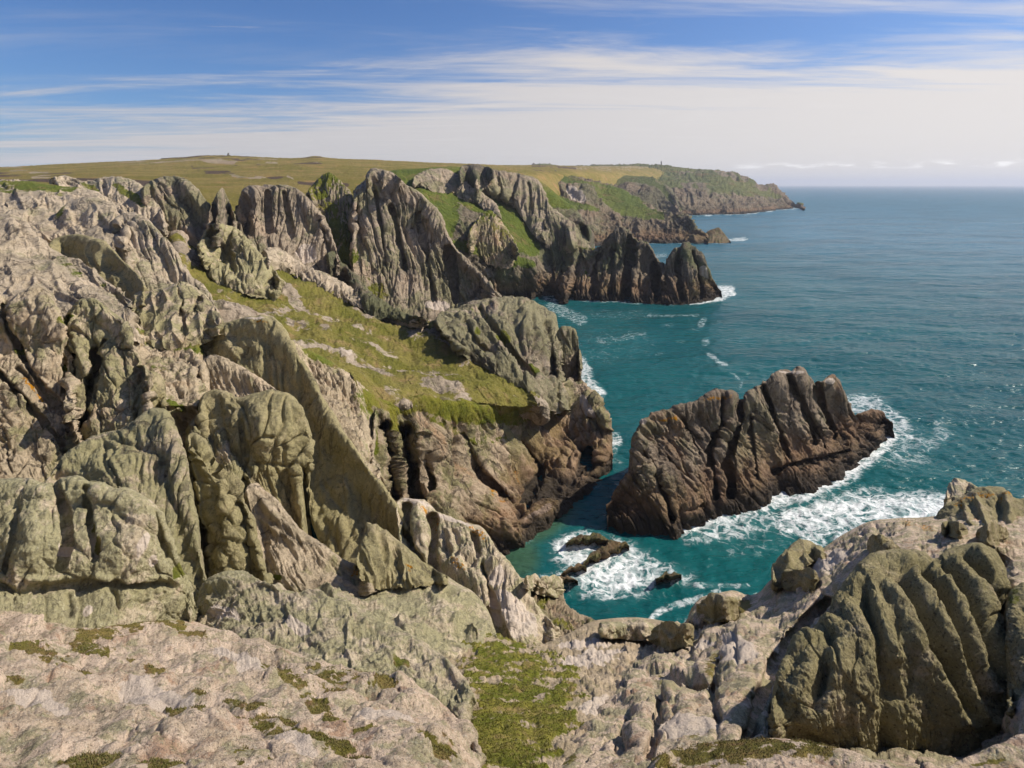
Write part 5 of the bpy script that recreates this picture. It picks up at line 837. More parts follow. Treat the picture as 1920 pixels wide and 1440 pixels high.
# ---------- right foreground ----------
mass('rocky_shelf', [
 [(1215,1215,39),(1235,1190,41),(1258,1172,42),(1290,1165,42),(1300,1140,42.5),(1315,1122,43),(1345,1115,43),(1378,1108,43),(1405,1118,42),(1425,1110,42),(1440,1092,42),(1462,1075,42),(1490,1060,42),(1520,1045,41.5),(1555,1018,41.5),(1590,996,41.5),(1630,978,41),(1680,972,40),(1730,970,39),(1780,966,38),(1840,964,37),(1900,966,36),(1990,970,35)],
 [(1180,1255,31),(1210,1235,32),(1240,1220,33),(1275,1205,33.5),(1300,1190,34),(1325,1175,34.3),(1355,1162,34.5),(1385,1155,34.5),(1412,1150,34.4),(1436,1140,34.4),(1460,1125,34.4),(1485,1110,34.4),(1512,1092,34.4),(1540,1075,34),(1570,1055,34),(1605,1035,34),(1645,1020,33.5),(1690,1010,33),(1740,1005,32.3),(1790,1002,31.5),(1840,1000,30.8),(1900,1002,30),(1990,1006,29)],
 [(1150,1300,24),(1185,1285,24.6),(1220,1270,25.2),(1255,1255,25.7),(1285,1245,26),(1315,1235,26.2),(1345,1225,26.4),(1375,1215,26.5),(1402,1205,26.6),(1430,1195,26.7),(1458,1182,26.8),(1485,1168,26.8),(1512,1150,27),(1540,1130,27.2),(1570,1110,27.3),(1605,1090,27.3),(1645,1072,27.2),(1690,1060,26.8),(1740,1052,26.3),(1790,1048,25.8),(1840,1045,25.2),(1900,1048,24.6),(1990,1052,24)],
 [(1105,1360,18.3),(1150,1345,18.7),(1190,1332,19),(1230,1320,19.3),(1268,1310,19.5),(1303,1300,19.7),(1338,1290,19.8),(1372,1280,19.9),(1405,1270,20),(1438,1260,20),(1470,1248,20),(1502,1235,20),(1532,1220,20.1),(1562,1200,20.3),(1595,1180,20.5),(1630,1160,20.6),(1665,1140,20.8),(1705,1125,20.8),(1750,1115,20.6),(1800,1108,20.4),(1850,1104,20),(1905,1104,19.6),(1990,1110,19)],
 [(1060,1430,14.4),(1110,1418,14.5),(1160,1405,14.7),(1205,1395,14.8),(1248,1387,14.9),(1290,1380,14.9),(1330,1374,15),(1370,1368,15),(1410,1362,15),(1450,1355,15),(1490,1345,15),(1528,1332,15.1),(1565,1315,15.2),(1600,1295,15.3),(1640,1275,15.4),(1680,1255,15.5),(1720,1240,15.5),(1765,1230,15.4),(1810,1222,15.2),(1860,1218,15),(1910,1218,14.8),(1950,1220,14.6),(1995,1225,14.4)],
 [(1000,1600,9.3),(1060,1600,9.3),(1120,1600,9.3),(1180,1600,9.3),(1235,1600,9.3),(1290,1600,9.3),(1340,1600,9.3),(1390,1600,9.3),(1440,1600,9.3),(1490,1600,9.3),(1540,1600,9.3),(1590,1600,9.3),(1640,1600,9.3),(1690,1600,9.3),(1740,1600,9.3),(1790,1600,9.3),(1840,1600,9.3),(1890,1600,9.3),(1995,1600,9.3)]],
 M_pink, kind='structure', T=9, bumps=((7,120),(3,46)), blocks=((5,95,1.1,.6),), flutes=((3,50,3,.8),), rough=(1.8,14,6), seed=141, ext=2700, push=((.06,('l',12,[(1550,1130),(1490,1185),(1450,1245),(1425,1310),(1402,1380)])),(.035,('l',8,[(1240,1312),(1230,1370),(1216,1418)])),(.035,('l',7,[(1350,1242),(1336,1300),(1350,1358)])),(.03,('l',7,[(1180,1345),(1162,1400)])),(.03,('l',6,[(1252,1281),(1340,1286)])),(.03,('l',6,[(1290,1176),(1340,1166),(1380,1152)])),(.32,('p',34,[(1465,1330),(1520,1230),(1620,1120),(1870,1070),(1900,1250),(1910,1390),(1800,1450),(1650,1430),(1480,1390)])),), lichen=.52, ws=7,
 strokes=((-20,12,[(1560,1120),(1490,1180),(1450,1240),(1425,1310),(1400,1385)]),(12,40,[(1395,1215),(1385,1290),(1375,1360)]),(-14,8,[(1350,1240),(1335,1300),(1350,1360)]),(12,26,[(1270,1310),(1285,1350)]),(-16,9,[(1240,1310),(1230,1370),(1215,1420)]),(12,22,[(1205,1310),(1195,1380)]),(-12,9,[(1180,1340),(1160,1400)]),(12,14,[(1270,1260),(1340,1262)]),(-12,8,[(1250,1280),(1340,1285)]),
   (12,18,[(1310,1135),(1345,1125),(1390,1115)]),(-12,8,[(1290,1175),(1340,1165),(1380,1150)]),(10,14,[(1400,1195),(1440,1185)]),(-10,8,[(1400,1215),(1450,1200)]),(-12,9,[(1490,1030),(1560,1015),(1600,990)]),(9,14,[(1240,1200),(1275,1185)]),(-11,9,[(1210,1225),(1260,1215)]),(10,16,[(1170,1300),(1200,1270),(1240,1250)])),
 veg=((1385,1145,30,8,-25),(1370,1160,16,9,-20),('l',9,[(1340,1230),(1330,1270)],'.6'),(1310,1385,20,7,0,'.5'),(1060,1420,30,20,0,'.5'),(1240,1275,26,6,0,'.45')),
 orange=((1550,1000,90,5,-25),('l',4,[(1480,1055),(1500,1030),(1540,1018),(1580,1000)]),(1720,985,40,6,10),(1840,975,20,6,0)), pale=((1385,1230,36,26,0),(1540,1060,60,18,-30),(1300,1370,70,14,-5),(1310,1210,30,10,0)))
outcrop('fluted_boulder','largest mossy boulder, at lower right, scored by deep rounded flutes curving down right',
 [[(1442,1345,14.6),(1450,1300,15.05),(1466,1250,15.5),(1482,1212,15.95),(1490,1200,16.09),(1508,1188,16.31),(1528,1178,16.58),(1542,1160,16.94),(1562,1135,17.3),(1575,1105,17.75),(1590,1080,18.11),(1610,1060,18.43),(1635,1040,18.74),(1665,1030,19.01),(1700,1028,19.1),(1730,1035,19.1),(1750,1048,19.01),(1780,1028,19.23),(1812,1020,19.32),(1845,1022,19.23),(1865,1032,19.1),(1880,1060,18.74),(1886,1095,18.29),(1880,1130,17.93),(1884,1170,17.39),(1892,1230,16.67),(1900,1290,16.04),(1906,1350,15.5)],
  [(1444,1360,14.4),(1462,1310,14.68),(1482,1270,14.96),(1505,1240,15.2),(1528,1220,15.43),(1552,1195,15.76),(1575,1165,16.14),(1598,1138,16.52),(1622,1118,16.8),(1648,1102,17.08),(1676,1092,17.27),(1704,1088,17.41),(1732,1090,17.5),(1760,1092,17.55),(1788,1090,17.64),(1815,1088,17.69),(1840,1092,17.69),(1862,1105,17.55),(1876,1135,17.27),(1886,1185,16.7),(1896,1250,16.09),(1907,1355,15.2)],
  [(1446,1372,14.2),(1470,1345,14.29),(1498,1318,14.38),(1525,1295,14.52),(1552,1272,14.65),(1580,1248,14.83),(1608,1225,15.01),(1636,1205,15.19),(1664,1190,15.37),(1692,1180,15.51),(1720,1175,15.64),(1748,1172,15.77),(1775,1172,15.86),(1802,1174,15.96),(1828,1180,16.0),(1850,1192,16.0),(1868,1215,15.91),(1882,1250,15.68),(1895,1300,15.32),(1908,1362,14.88)],
  [(1448,1380,14.2),(1478,1368,14.15),(1508,1355,14.15),(1538,1345,14.2),(1568,1335,14.25),(1600,1325,14.35),(1632,1315,14.45),(1662,1305,14.55),(1690,1298,14.65),(1718,1293,14.75),(1745,1290,14.85),(1772,1290,14.95),(1798,1293,15.0),(1822,1298,15.05),(1846,1306,15.05),(1866,1318,15.05),(1884,1335,15.0),(1898,1355,14.9),(1910,1378,14.75)],
  [(1450,1384,14.38),(1482,1386,14.35),(1515,1390,14.32),(1548,1396,14.31),(1582,1402,14.3),(1616,1410,14.3),(1650,1420,14.3),(1680,1430,14.3),(1708,1440,14.3),(1735,1448,14.31),(1762,1450,14.32),(1790,1448,14.35),(1815,1442,14.37),(1840,1434,14.4),(1862,1425,14.42),(1880,1415,14.44),(1896,1402,14.47),(1910,1390,14.48)]],
 M_flute, T=6, flutes=(), blocks=((4,80,1.6,-.4),), bumps=((6,60),(3,20)), rough=(2.6,9,5), push=(), seed=142, steep=1, lichen=.75, cat='boulder', step=1.8, ws=5,
 strokes=((22,17,[(1605,1110),(1640,1095),(1675,1110),(1700,1150),(1720,1200),(1745,1250),(1765,1300),(1785,1345)]),(-27,11,[(1690,1095),(1712,1125),(1740,1175),(1762,1230),(1785,1280),(1805,1335)]),(20,14,[(1715,1090),(1745,1130),(1775,1190),(1800,1250),(1820,1320),(1850,1350)]),(-24,9,[(1735,1085),(1765,1120),(1795,1180),(1815,1240),(1830,1300),(1848,1340)]),
   (18,13,[(1750,1075),(1785,1110),(1812,1165),(1835,1230),(1855,1290)]),(-22,9,[(1770,1065),(1805,1100),(1830,1150),(1850,1210),(1868,1280)]),(20,17,[(1790,1060),(1825,1090),(1850,1140),(1868,1200),(1880,1260)]),(-20,10,[(1815,1045),(1840,1075),(1862,1110),(1875,1150)]),(16,16,[(1835,1035),(1862,1065),(1872,1100)]),
   (18,13,[(1640,1125),(1655,1160),(1668,1200),(1680,1230)]),(-22,10,[(1620,1120),(1632,1160),(1650,1210),(1670,1260),(1680,1310)]),(-22,13,[(1655,1240),(1662,1300),(1668,1380),(1675,1440)]),(16,18,[(1580,1130),(1610,1160),(1625,1190)]),(16,16,[(1560,1175),(1590,1190),(1600,1205)]),(-13,10,[(1560,1200),(1545,1240),(1530,1300)]),
   (15,20,[(1500,1200),(1530,1210),(1520,1250),(1490,1300)]),(-15,11,[(1535,1215),(1545,1250),(1530,1330)]),(15,18,[(1565,1230),(1580,1225),(1565,1270)]),(11,14,[(1705,1055),(1730,1055)]),(-11,8,[(1690,1070),(1730,1075)]),(13,14,[(1700,1088),(1712,1082)]),(13,30,[(1780,1310),(1800,1350)])))
outcrop('granite_boulder','mossy boulder cut off by the right edge, a black cleft parting it from the largest',
 [[(1893,1345,17),(1890,1270,18.5),(1884,1200,20),(1884,1140,21.5),(1892,1110,22.5),(1910,1095,23),(1940,1090,23.5),(2000,1090,23.5)],[(1900,1360,15.5),(1900,1300,16.2),(1900,1240,17),(1903,1200,17.8),(1912,1180,18.2),(1930,1170,18.5),(1960,1165,18.6),(2000,1165,18.6)],[(1905,1380,14.4),(1908,1360,14.4),(1912,1340,14.5),(1918,1320,14.6),(1930,1310,14.7),(1950,1300,14.8),(1970,1300,14.8),(2000,1300,14.8)],[(1908,1400,13.6),(1915,1400,13.4),(1924,1400,13.3),(1935,1400,13.2),(1950,1400,13.2),(1965,1400,13.1),(1980,1400,13.1),(2000,1400,13)]],
 M_flute, T=5, bumps=((4,46),(2,16)), rough=(2.6,9,5), seed=143, ext=2700, lichen=.7, cat='boulder', wrap=(1,0), veg=((1900,1120,20,20,0,'.6'),))
outcrop('fluted_ridge','mossy fluted ridge with orange lichen on its crest, at the right edge against the surf',
 [[(1758,985,41),(1762,965,42),(1772,950,42.5),(1790,938,43),(1810,928,43.5),(1835,915,44),(1860,912,44),(1880,914,43.8),(1895,930,43),(1910,935,42.5),(1940,925,43),(1990,920,43)],
  [(1760,990,37.5),(1772,975,37.5),(1790,968,37.5),(1810,962,37.5),(1835,958,37.5),(1860,956,37.5),(1880,960,37.2),(1900,970,36.8),(1920,975,36.5),(1950,970,36.5),(1990,965,36.5)],
  [(1765,1000,35),(1780,1002,34),(1800,1008,33.2),(1820,1012,32.6),(1845,1015,32),(1865,1018,31.6),(1885,1025,31),(1905,1035,30.4),(1925,1040,30),(1955,1042,30),(1990,1042,30)]],
 M_flute, T=7, flutes=((6,24,5,-.45),), bumps=((3,28),), rough=(2.2,10,5), seed=144, ext=2700, steep=0.6, lichen=.65, cat='rock ridge', orange=((1830,932,40,8,-10),(1880,930,16,9,0),(1800,945,14,6,-20)), wrap=(1,0),
 strokes=((-12,6,[(1835,940),(1850,980),(1862,1015)]),(-12,6,[(1812,950),(1825,990)]),(-14,7,[(1885,935),(1895,980),(1905,1020)]),(9,9,[(1872,940),(1880,1000)])))
outcrop('granite_boulder','small dark angular boulder standing on the left end of the mossy fluted ridge',
 [[(1772,935,44),(1776,915,45),(1788,898,46),(1800,897,46),(1815,905,45.5),(1832,918,44.5)],[(1772,942,42.5),(1785,930,42.3),(1800,925,42.2),(1815,922,42.6),(1832,922,43.5)],[(1772,952,41.5),(1785,948,41),(1800,942,41),(1815,934,41.6),(1832,926,42.8)]],
 M_near, T=3, blocks=((4,18,1,0),), rough=(2.5,10,5), seed=145, lichen=.5, step=1.6, cat='boulder')
outcrop('granite_boulder','pair of squarish mossy blocks on the cliff edge left of the orange lichen line',
 [[(1448,1095,39),(1450,1060,41),(1458,1045,42),(1470,1035,42.5),(1485,1018,43),(1500,1012,43.3),(1515,1014,43.2),(1530,1022,42.8),(1545,1030,42)],[(1450,1100,37.5),(1458,1075,38.2),(1472,1060,38.6),(1488,1050,38.8),(1505,1042,39),(1522,1040,39.2),(1545,1042,39.5)],[(1455,1105,36.5),(1465,1095,36.3),(1480,1085,36.3),(1495,1072,36.8),(1510,1060,37.3),(1528,1052,38),(1547,1048,38.6)]],
 M_flute, T=3.5, blocks=((6,40,1.1,0),), bumps=((3,20),), rough=(2.2,10,5), seed=146, lichen=.7, step=1.7, cat='boulder', strokes=((-12,5,[(1488,1040),(1480,1065),(1470,1090)]),))
def knob(label, cx, cy, rx, ry, d, mat, seed, name='granite_boulder', flut=0):
    """a rounded stone of image radii rx, ry standing d metres away, real depth about its width"""
    cr = []; r2 = []; r3 = []; r4 = []
    th = rx/F*d
    for k in range(9):
        a = math.pi*(1-k/8); x = cx+rx*math.cos(a)*(1+.1*math.sin(cx+k*2.1)); e = math.sin(a)**.8*(1+.16*math.sin(cy+k*1.7))
        cr.append((x, cy-ry*e, d+th*.05)); r2.append((x, cy-ry*.62*e+ry*.1*(1-e), d-th*.55*e)); r3.append((x, cy+ry*.1*e+ry*.1, d-th*.85*e)); r4.append((x, cy+ry*.75*e+ry*.15, d-th*.95*e))
    return mass(name, [cr, r2, r3, r4], mat, label=label, cat='boulder', group='loose boulders and knobs round the inlet edge', T=th*1.6, wrap=(0, 0), bumps=((ry*.2, rx*.8),), blocks=((ry*.2, rx*.9, 1, .4),), rough=(1.6, 9, 4), seed=seed, conform=True, lichen=.6, step=1.7, ws=2)
for lb, a in (('mossy knob above the inlet shore, beside a small green turf patch on the shelf', (1345,1140,38,26,37)),
              ('smooth mossy knob touching the orange lichen line from below', (1500,1085,34,22,36)),
              ('small round mossy knob on top of the shelf, under the ridge at right', (1650,1020,26,18,32)),
              ('egg shaped dark mossy knob on the crown of the shelf, above the largest boulder', (1668,1032,20,15,29)),
              ('round mossy knob at the foot of the fluted ridge, left one of two', (1788,992,24,15,31)),
              ('wide mossy knob at the foot of the fluted ridge, right one of two', (1862,1000,30,18,30)),
              ('flat grey boulder with an orange lichen rim on the brink above the water', (1175,1180,52,18,44)),
              ('pointed grey boulder left of the mossy knobs, with a dark hollow in its right side', (1262,1190,38,26,40)),
              ('brown orange-stained block at the foot of the pale slab beside the inlet', (998,1092,14,16,62)),
              ('orange-yellow lichened stack of blocks on the water edge, right of the brown block', (1030,1098,22,20,63))):
    knob(lb, *a, M_flute if 'mossy' in lb else M_near, int(a[0]))
mass('shore_bank', [
 [(960,1080,64),(985,1085,65),(1010,1085,66),(1035,1090,67),(1050,1098,67),(1056,1115,66),(1064,1135,64),(1085,1150,62),(1110,1160,60),(1130,1172,58)],
 [(975,1110,58),(995,1115,58),(1015,1120,58),(1032,1128,58),(1045,1138,57.5),(1058,1152,56.5),(1075,1165,55.5),(1098,1176,54.5),(1130,1186,53)],
 [(1000,1150,51),(1015,1160,50.5),(1030,1170,50),(1045,1180,49.5),(1060,1190,48.5),(1080,1198,47.5),(1102,1203,46.5),(1130,1208,45.5)]],
 M_prom, kind='structure', T=14, blocks=((5,16,1,0),), bumps=((6,20),), rough=(3,9,5), seed=151, lichen=.5, veg=((1060,1175,30,10,30,'.6'),(1015,1130,14,14,0,'.5')), orange=((1045,1105,10,12,0),))
mass('rock_apron', [
 [(1225,1425,13.3),(1280,1402,13.5),(1340,1393,13.4),(1400,1390,13.2),(1450,1385,13),(1500,1390,12.6),(1550,1400,12.3),(1600,1410,12),(1650,1430,11.6),(1700,1460,11)],
 [(1200,1470,11.8),(1260,1440,12.1),(1320,1425,12.2),(1380,1420,12),(1440,1415,11.9),(1500,1418,11.6),(1550,1428,11.4),(1600,1440,11.1),(1650,1465,10.7),(1700,1495,10.2)],
 [(1180,1600,9),(1250,1600,9),(1320,1600,9),(1380,1600,9),(1440,1600,9),(1500,1600,9),(1550,1600,9),(1600,1600,9),(1650,1600,9),(1700,1600,9)]],
 M_pink, kind='structure', T=1.5, bumps=((6,60),), rough=(2.6,14,6), seed=152, vegnoise=(1.2,40), lichen=.4, veg=(('l',22,[(1240,1430),(1320,1412),(1400,1402),(1480,1396),(1540,1400)]),(1545,1395,26,10,0)), vegamp=(2,9))
outcrop('granite_boulder','pale streaked rock in the bottom right corner, below the mossy boulders',
 [[(1770,1450,11.6),(1800,1428,12),(1840,1412,12.4),(1880,1395,12.7),(1910,1380,13),(1950,1365,13.2),(2000,1360,13.3)],[(1775,1480,10.6),(1810,1460,10.8),(1850,1445,11),(1890,1432,11.2),(1930,1420,11.3),(1965,1412,11.4),(2000,1410,11.4)],[(1780,1600,8.6),(1820,1600,8.6),(1860,1600,8.6),(1900,1600,8.6),(1940,1600,8.6),(1970,1600,8.6),(2000,1600,8.6)]],
 M_pink, T=2, bumps=((5,40),), rough=(2.6,13,6), seed=153, ext=2700, lichen=.4, veg=((1850,1432,40,8,-12,'.7'),), wrap=(1,0), cat='boulder')
run_queue()
# ---------- sea ----------
def sea_surface():
    rows = [348.3+.35*k for k in range(30)]
    y = rows[-1]
    while y < 1500: y += min(2.2, .4+.012*(y-346)); rows.append(y)
    rows = np.array(rows); cols = np.arange(380, 2300, 2.4)
    d = H*F/(rows-HY)
    X = (cols[None, :]-CX)/F*d[:, None]; Y = d[:, None]+0*X
    # foam attribute
    f = np.zeros(X.shape); near = np.full(X.shape, 1e9)
    PXg = np.broadcast_to(cols[None, :], X.shape); PYg = np.broadcast_to(rows[:, None], X.shape)
    for s in SHORE:
        lo = s.min(0)-60; hi = s.max(0)+60
        sel = (X > lo[0]) & (X < hi[0]) & (Y > lo[1]) & (Y < hi[1])
        if sel.any(): near[sel] = np.minimum(near[sel], seg_dist(X[sel], Y[sel], [tuple(p) for p in s]))
    P3 = np.stack([X, Y, 0*X], -1)
    wv = fbm(P3, 9, 4, 5)
    w = 1.2+.004*d[:, None]
    f = .62*np.exp(-(near/(w*1.6)))*(.6+.9*sm(-.3, .4, wv))
    wx = perlin(X/14, Y/14, 0*X, 3)*9; wy = perlin(X/14, Y/14, 0*X+5, 4)*7
    for st, b in FOAM:
        f = np.maximum(f, st*blob(PXg+wx, PYg+wy*.7, b))
    calm = np.zeros(X.shape)
    for b in SHALLOW: calm = np.maximum(calm, blob(PXg+wx, PYg+wy, b))
    fade = np.clip(250/d[:, None], 0, 1)
    A = P3*np.array([1, 1.0, 1])
    z = .55*fbm(A*np.array([.55, 1, 1]), 11, 3, 8)+.28*fbm(A, 2.6, 3, 9)*fade+.9*perlin(X/45, Y/26, 0*X, 12)*np.clip(d[:, None]/200, 0, 1)
    z = z*.8+sm(.3, .9, f)*.35*np.abs(fbm(A, 1.6, 4, 17))*np.clip(220/d[:, None], 0, 1)
    z = z*np.clip(1500/d[:, None], .0, 1)
    bay = sm(330, 120, d[:, None])*sm(60, 10, X-.18*Y+0*X)
    P = np.stack([X, Y, z-.15], -1)
    o = mesh_grid('sea', P[::-1], np.stack([f, calm, bay+0*f, 0*f+1], -1)[::-1], sea_mat()); tag(o, kind='structure')
    return o
FOAM = [
 (1.0, ('l', 30, [(1290,985),(1340,962),(1400,945),(1460,920),(1520,910),(1580,880),(1625,845),(1660,815)])),
 (.72, ('l', 26, [(1300,1000),(1370,990),(1430,975),(1510,960),(1580,940),(1640,930)])),
 (.95, ('l', 34, [(1480,975),(1560,960),(1640,955),(1720,950),(1770,955)])),
 (.8, ('l', 26, [(1520,1005),(1600,985),(1680,972)])),
 (.75, ('l', 22, [(1590,760),(1640,760),(1680,790),(1700,815)])), (.6, ('l', 15, [(1680,850),(1740,835),(1775,815),(1760,800)])), (.55, (1690,840,70,50,0)),
 (.95, (1145,1065,95,60,12)), (.95, (1090,1030,60,36,0)), (.8, (1200,1070,60,36,0)), (.75, (1130,1105,70,26,0)), (.7, (1250,1075,36,26,0)), (.6, (985,1015,26,8,-25)),
 (.75, ('l', 8, [(1215,1165),(1235,1145),(1265,1132),(1300,1125),(1345,1110)])), (.7, ('l', 7, [(1305,1095),(1350,1098),(1400,1100)])), (.55, ('l', 6, [(1290,1160),(1300,1145)])),
 (.85, ('l', 13, [(1090,680),(1100,700),(1122,735)])), (.9, (1155,825,16,16,0)), (.7, (1150,845,10,12,0)),
 (.6, (1317,605,8,12,0)), (.62, (1322,640,9,10,0)), (.72, (1338,668,15,7,40)), (.75, (1353,682,16,6,15)), (.6, (1376,704,14,5,45)), (.5, (1388,722,5,10,0)), (.45, (1300,618,14,4,0)), (.45, (1280,640,12,4,0)), (.45, (1250,610,16,4,0)), (.45, (1395,635,12,4,0)), (.45, (1232,660,14,4,-20)), (.55, ('l', 4, [(1215,589),(1260,592),(1310,590)])), (.5, ('l', 6, [(1140,640),(1180,632),(1210,627)])), (.5, ('l', 8, [(1125,640),(1150,636)])),
 (.95, ('l', 11, [(1330,550),(1350,545),(1370,543)])), (.95, ('l', 5, [(1240,568),(1300,568),(1340,562),(1375,550)])), (.7, ('l', 3.5, [(1020,558),(1100,563),(1200,567),(1260,569)])), (.6, ('l', 12, [(1035,570),(1060,585),(1090,600)])),
 (.7, ('l', 2, [(1210,453.5),(1300,454.5),(1370,453),(1400,449)])), (.85, ('l', 3.2, [(1360,450),(1385,449),(1400,448.5)])), (.5, ('l', 3, [(1215,478),(1235,477),(1250,475)])), (.6, ('l', 4, [(1225,480),(1245,478)])),
 (.8, ('l', 1.5, [(1295,403.5),(1340,402.5),(1400,400.5),(1450,394),(1505,390.5)])), (.4, ('l', 2.5, [(1400,578),(1445,575)])), (.45, ('l', 3, [(1495,635),(1520,640)])), (.4, ('l', 4, [(1590,688),(1615,690)])),
 (.34, (1150,640,100,60,0)), (.4, (1420,1010,120,40,-10)), (.38, (1160,590,100,16,0)),
]
SHALLOW = [(1020,985,70,26,-30), (975,1040,40,50,0)]
def sea_mat():
    m, t, b = new_mat('sea_water')
    geo = t.n.new('ShaderNodeNewGeometry'); P = geo.outputs['Position']
    f, calm, bay, _ = attr(t)
    cam = t.n.new('ShaderNodeCameraData')
    deep = (.004, .048, .058); teal = (.005, .082, .084); blue = (.028, .135, .195)
    far = t.ramp(t.math('POWER', t.math('DIVIDE', 150., cam.outputs['View Distance']), .6), .15, .9) if False else None
    sy = t.n.new('ShaderNodeSeparateXYZ'); t.link(P, sy.inputs[0])
    dist = t.n.new('ShaderNodeVectorMath'); dist.operation = 'LENGTH'; t.link(P, dist.inputs[0]); D = dist.outputs['Value']
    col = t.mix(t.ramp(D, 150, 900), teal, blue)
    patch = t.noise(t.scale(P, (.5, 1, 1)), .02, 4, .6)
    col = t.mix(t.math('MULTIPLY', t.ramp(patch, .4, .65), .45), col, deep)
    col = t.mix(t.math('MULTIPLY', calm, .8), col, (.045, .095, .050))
    # foam: lace made of warped cell edges
    wz = t.n.new('ShaderNodeVectorMath'); wz.operation = 'MULTIPLY_ADD'
    nc = t.noise(P, .22, 4, .6, col=True); t.link(nc, wz.inputs[0]); wz.inputs[1].default_value = (7, 7, 0); t.link(P, wz.inputs[2])
    W = t.scale(wz.outputs[0], (.8, 1, 0))
    v1 = t.vor(W, .42, 'DISTANCE_TO_EDGE'); v2 = t.vor(W, 1.1, 'DISTANCE_TO_EDGE')
    lace = t.math('ADD', t.math('MULTIPLY', t.ramp(v1, .0, .28, 1, 0), .55), t.math('MULTIPLY', t.ramp(v2, 0, .3, 1, 0), .45))
    n1 = t.noise(W, .5, 8, .72, .8)
    k = t.math('ADD', t.math('MULTIPLY', lace, .45), t.math('MULTIPLY', n1, .75))
    fm = t.ramp(t.math('ADD', t.math('MULTIPLY', f, .72), t.math('SUBTRACT', k, .98)), .0, .62)
    fm = t.math('MULTIPLY', fm, t.ramp(f, .03, .25))
    # small whitecaps out at sea
    wc = t.ramp(t.noise(t.scale(P, (.35, 1, 0)), .09, 7, .72), .705, .76)
    fm = t.math('MAXIMUM', fm, t.math('MULTIPLY', wc, t.ramp(D, 2500, 150, 0, .5)))
    aer = t.ramp(f, .15, .9)
    col = t.mix(t.math('MULTIPLY', aer, .5), col, (.05, .16, .16))
    col = t.mix(fm, col, (.78, .80, .80))
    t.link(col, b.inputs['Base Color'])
    t.link(t.math('ADD', t.ramp(D, 80, 2500, .20, .36), t.math('MULTIPLY', fm, .5)), b.inputs['Roughness'])
    b.inputs['IOR'].default_value = 1.33
    t.link(t.math('MULTIPLY_ADD', fm, -.1, t.ramp(D, 150, 1500, .22, .13)), b.inputs['Specular IOR Level'])
    h1 = t.noise(t.scale(P, (.55, 1, 1)), .55, 5, .65, .4); h2 = t.noise(t.scale(P, (.4, 1, 1)), .10, 5, .6, .3); h3 = t.noise(t.scale(P, (.4, 1, 1)), .02, 6, .65, .2)
    bp = t.bump(h1, .55, .6); bp = t.bump(h2, 2.6, .8, bp); bp = t.bump(h3, 8, .7, bp)
    t.link(bp, b.inputs['Normal'])
    return m
sea_surface()

# ---------- small far things ----------
def bm_mesh(name, build, mat, parent=None, loc=None):
    import bmesh
    bm = bmesh.new(); build(bm); me = bpy.data.meshes.new(name); bm.to_mesh(me); bm.free(); me.materials.append(mat)
    o = bpy.data.objects.new(name, me); C.objects.link(o)
    if parent: o.parent = parent
    if loc: o.location = loc
    return o
def lathe(bm, prof, n=16):
    import bmesh
    rings = [[bm.verts.new((r*math.cos(2*math.pi*k/n), r*math.sin(2*math.pi*k/n), z)) for k in range(n)] for r, z in prof]
    for a, c in zip(rings[:-1], rings[1:]):
        for k in range(n): bm.faces.new((a[k], a[(k+1) % n], c[(k+1) % n], c[k]))
    bm.faces.new(rings[0][::-1]); bm.faces.new(rings[-1])
def simple(name, col, rough=.85):
    m, t, b = new_mat(name); g = t.n.new('ShaderNodeNewGeometry')
    n = t.noise(g.outputs['Position'], .6, 5, .6)
    t.link(t.mix(n, tuple(c*.7 for c in col), tuple(min(1, c*1.25) for c in col)), b.inputs['Base Color']); b.inputs['Roughness'].default_value = rough
    return m
mt = simple('dark_stone', (.13, .115, .10)); ml = simple('lantern_paint', (.30, .29, .27))
d = 2280; base = P1(1240, 310.3, d); k = d/F
lt = bpy.data.objects.new('lighthouse', None); C.objects.link(lt); lt.location = base
tag(lt, 'tall thin dark stone tower standing alone on the far plateau skyline', 'lighthouse')
bm_mesh('tower', lambda bm: lathe(bm, [(2.6*k/2, -4), (2.4*k/2, 0), (2.0*k/2, 6.2*k), (2.7*k/2, 6.3*k), (2.7*k/2, 6.7*k)]), mt, lt)
bm_mesh('lantern_room', lambda bm: lathe(bm, [(1.5*k/2, 6.7*k), (1.5*k/2, 8*k), (1.7*k/2, 8.05*k), (.2, 9*k), (.1, 9.6*k)]), ml, lt)
def cairn(bm):
    import bmesh
    rnd = random.Random(4)
    for i in range(26):
        z = rnd.random()**1.3*3.2; r = (3.6-z)*.55*rnd.random(); a = rnd.random()*6.28
        v = bmesh.ops.create_icosphere(bm, subdivisions=1, radius=.75+.5*rnd.random())['verts']
        for q in v: q.co.x += r*math.cos(a)+rnd.uniform(-.15, .15); q.co.y += r*math.sin(a); q.co.z = q.co.z*.7+z
c = bm_mesh('stone_cairn', cairn, mt, None, P1(428, 291.5, 928)); tag(c, 'tiny dark stone cairn on the highest swell of the moor skyline', 'cairn')
# low stone wall on the moor
def wall(bm):
    import bmesh
    A = [P1(x, y, dd) for x, y, dd in ((302, 298.5, 905), (330, 296.8, 900), (360, 297.2, 895), (400, 297.5, 892), (440, 298, 890))]
    prev = None
    for i, p in enumerate(A):
        ring = [bm.verts.new((p[0], p[1]+dy, p[2]+dz)) for dy, dz in ((-.6, -2.5), (-.45, 1.3), (.45, 1.3), (.6, -2.5))]
        if prev:
            for a in range(4): bm.faces.new((prev[a], prev[(a+1) % 4], ring[(a+1) % 4], ring[a]))
        else: bm.faces.new(ring)
        prev = ring
    bm.faces.new(prev[::-1])
w = bm_mesh('stone_wall', wall, mt); tag(w, 'long low dark drystone wall crossing the moor below the cairn', 'wall')

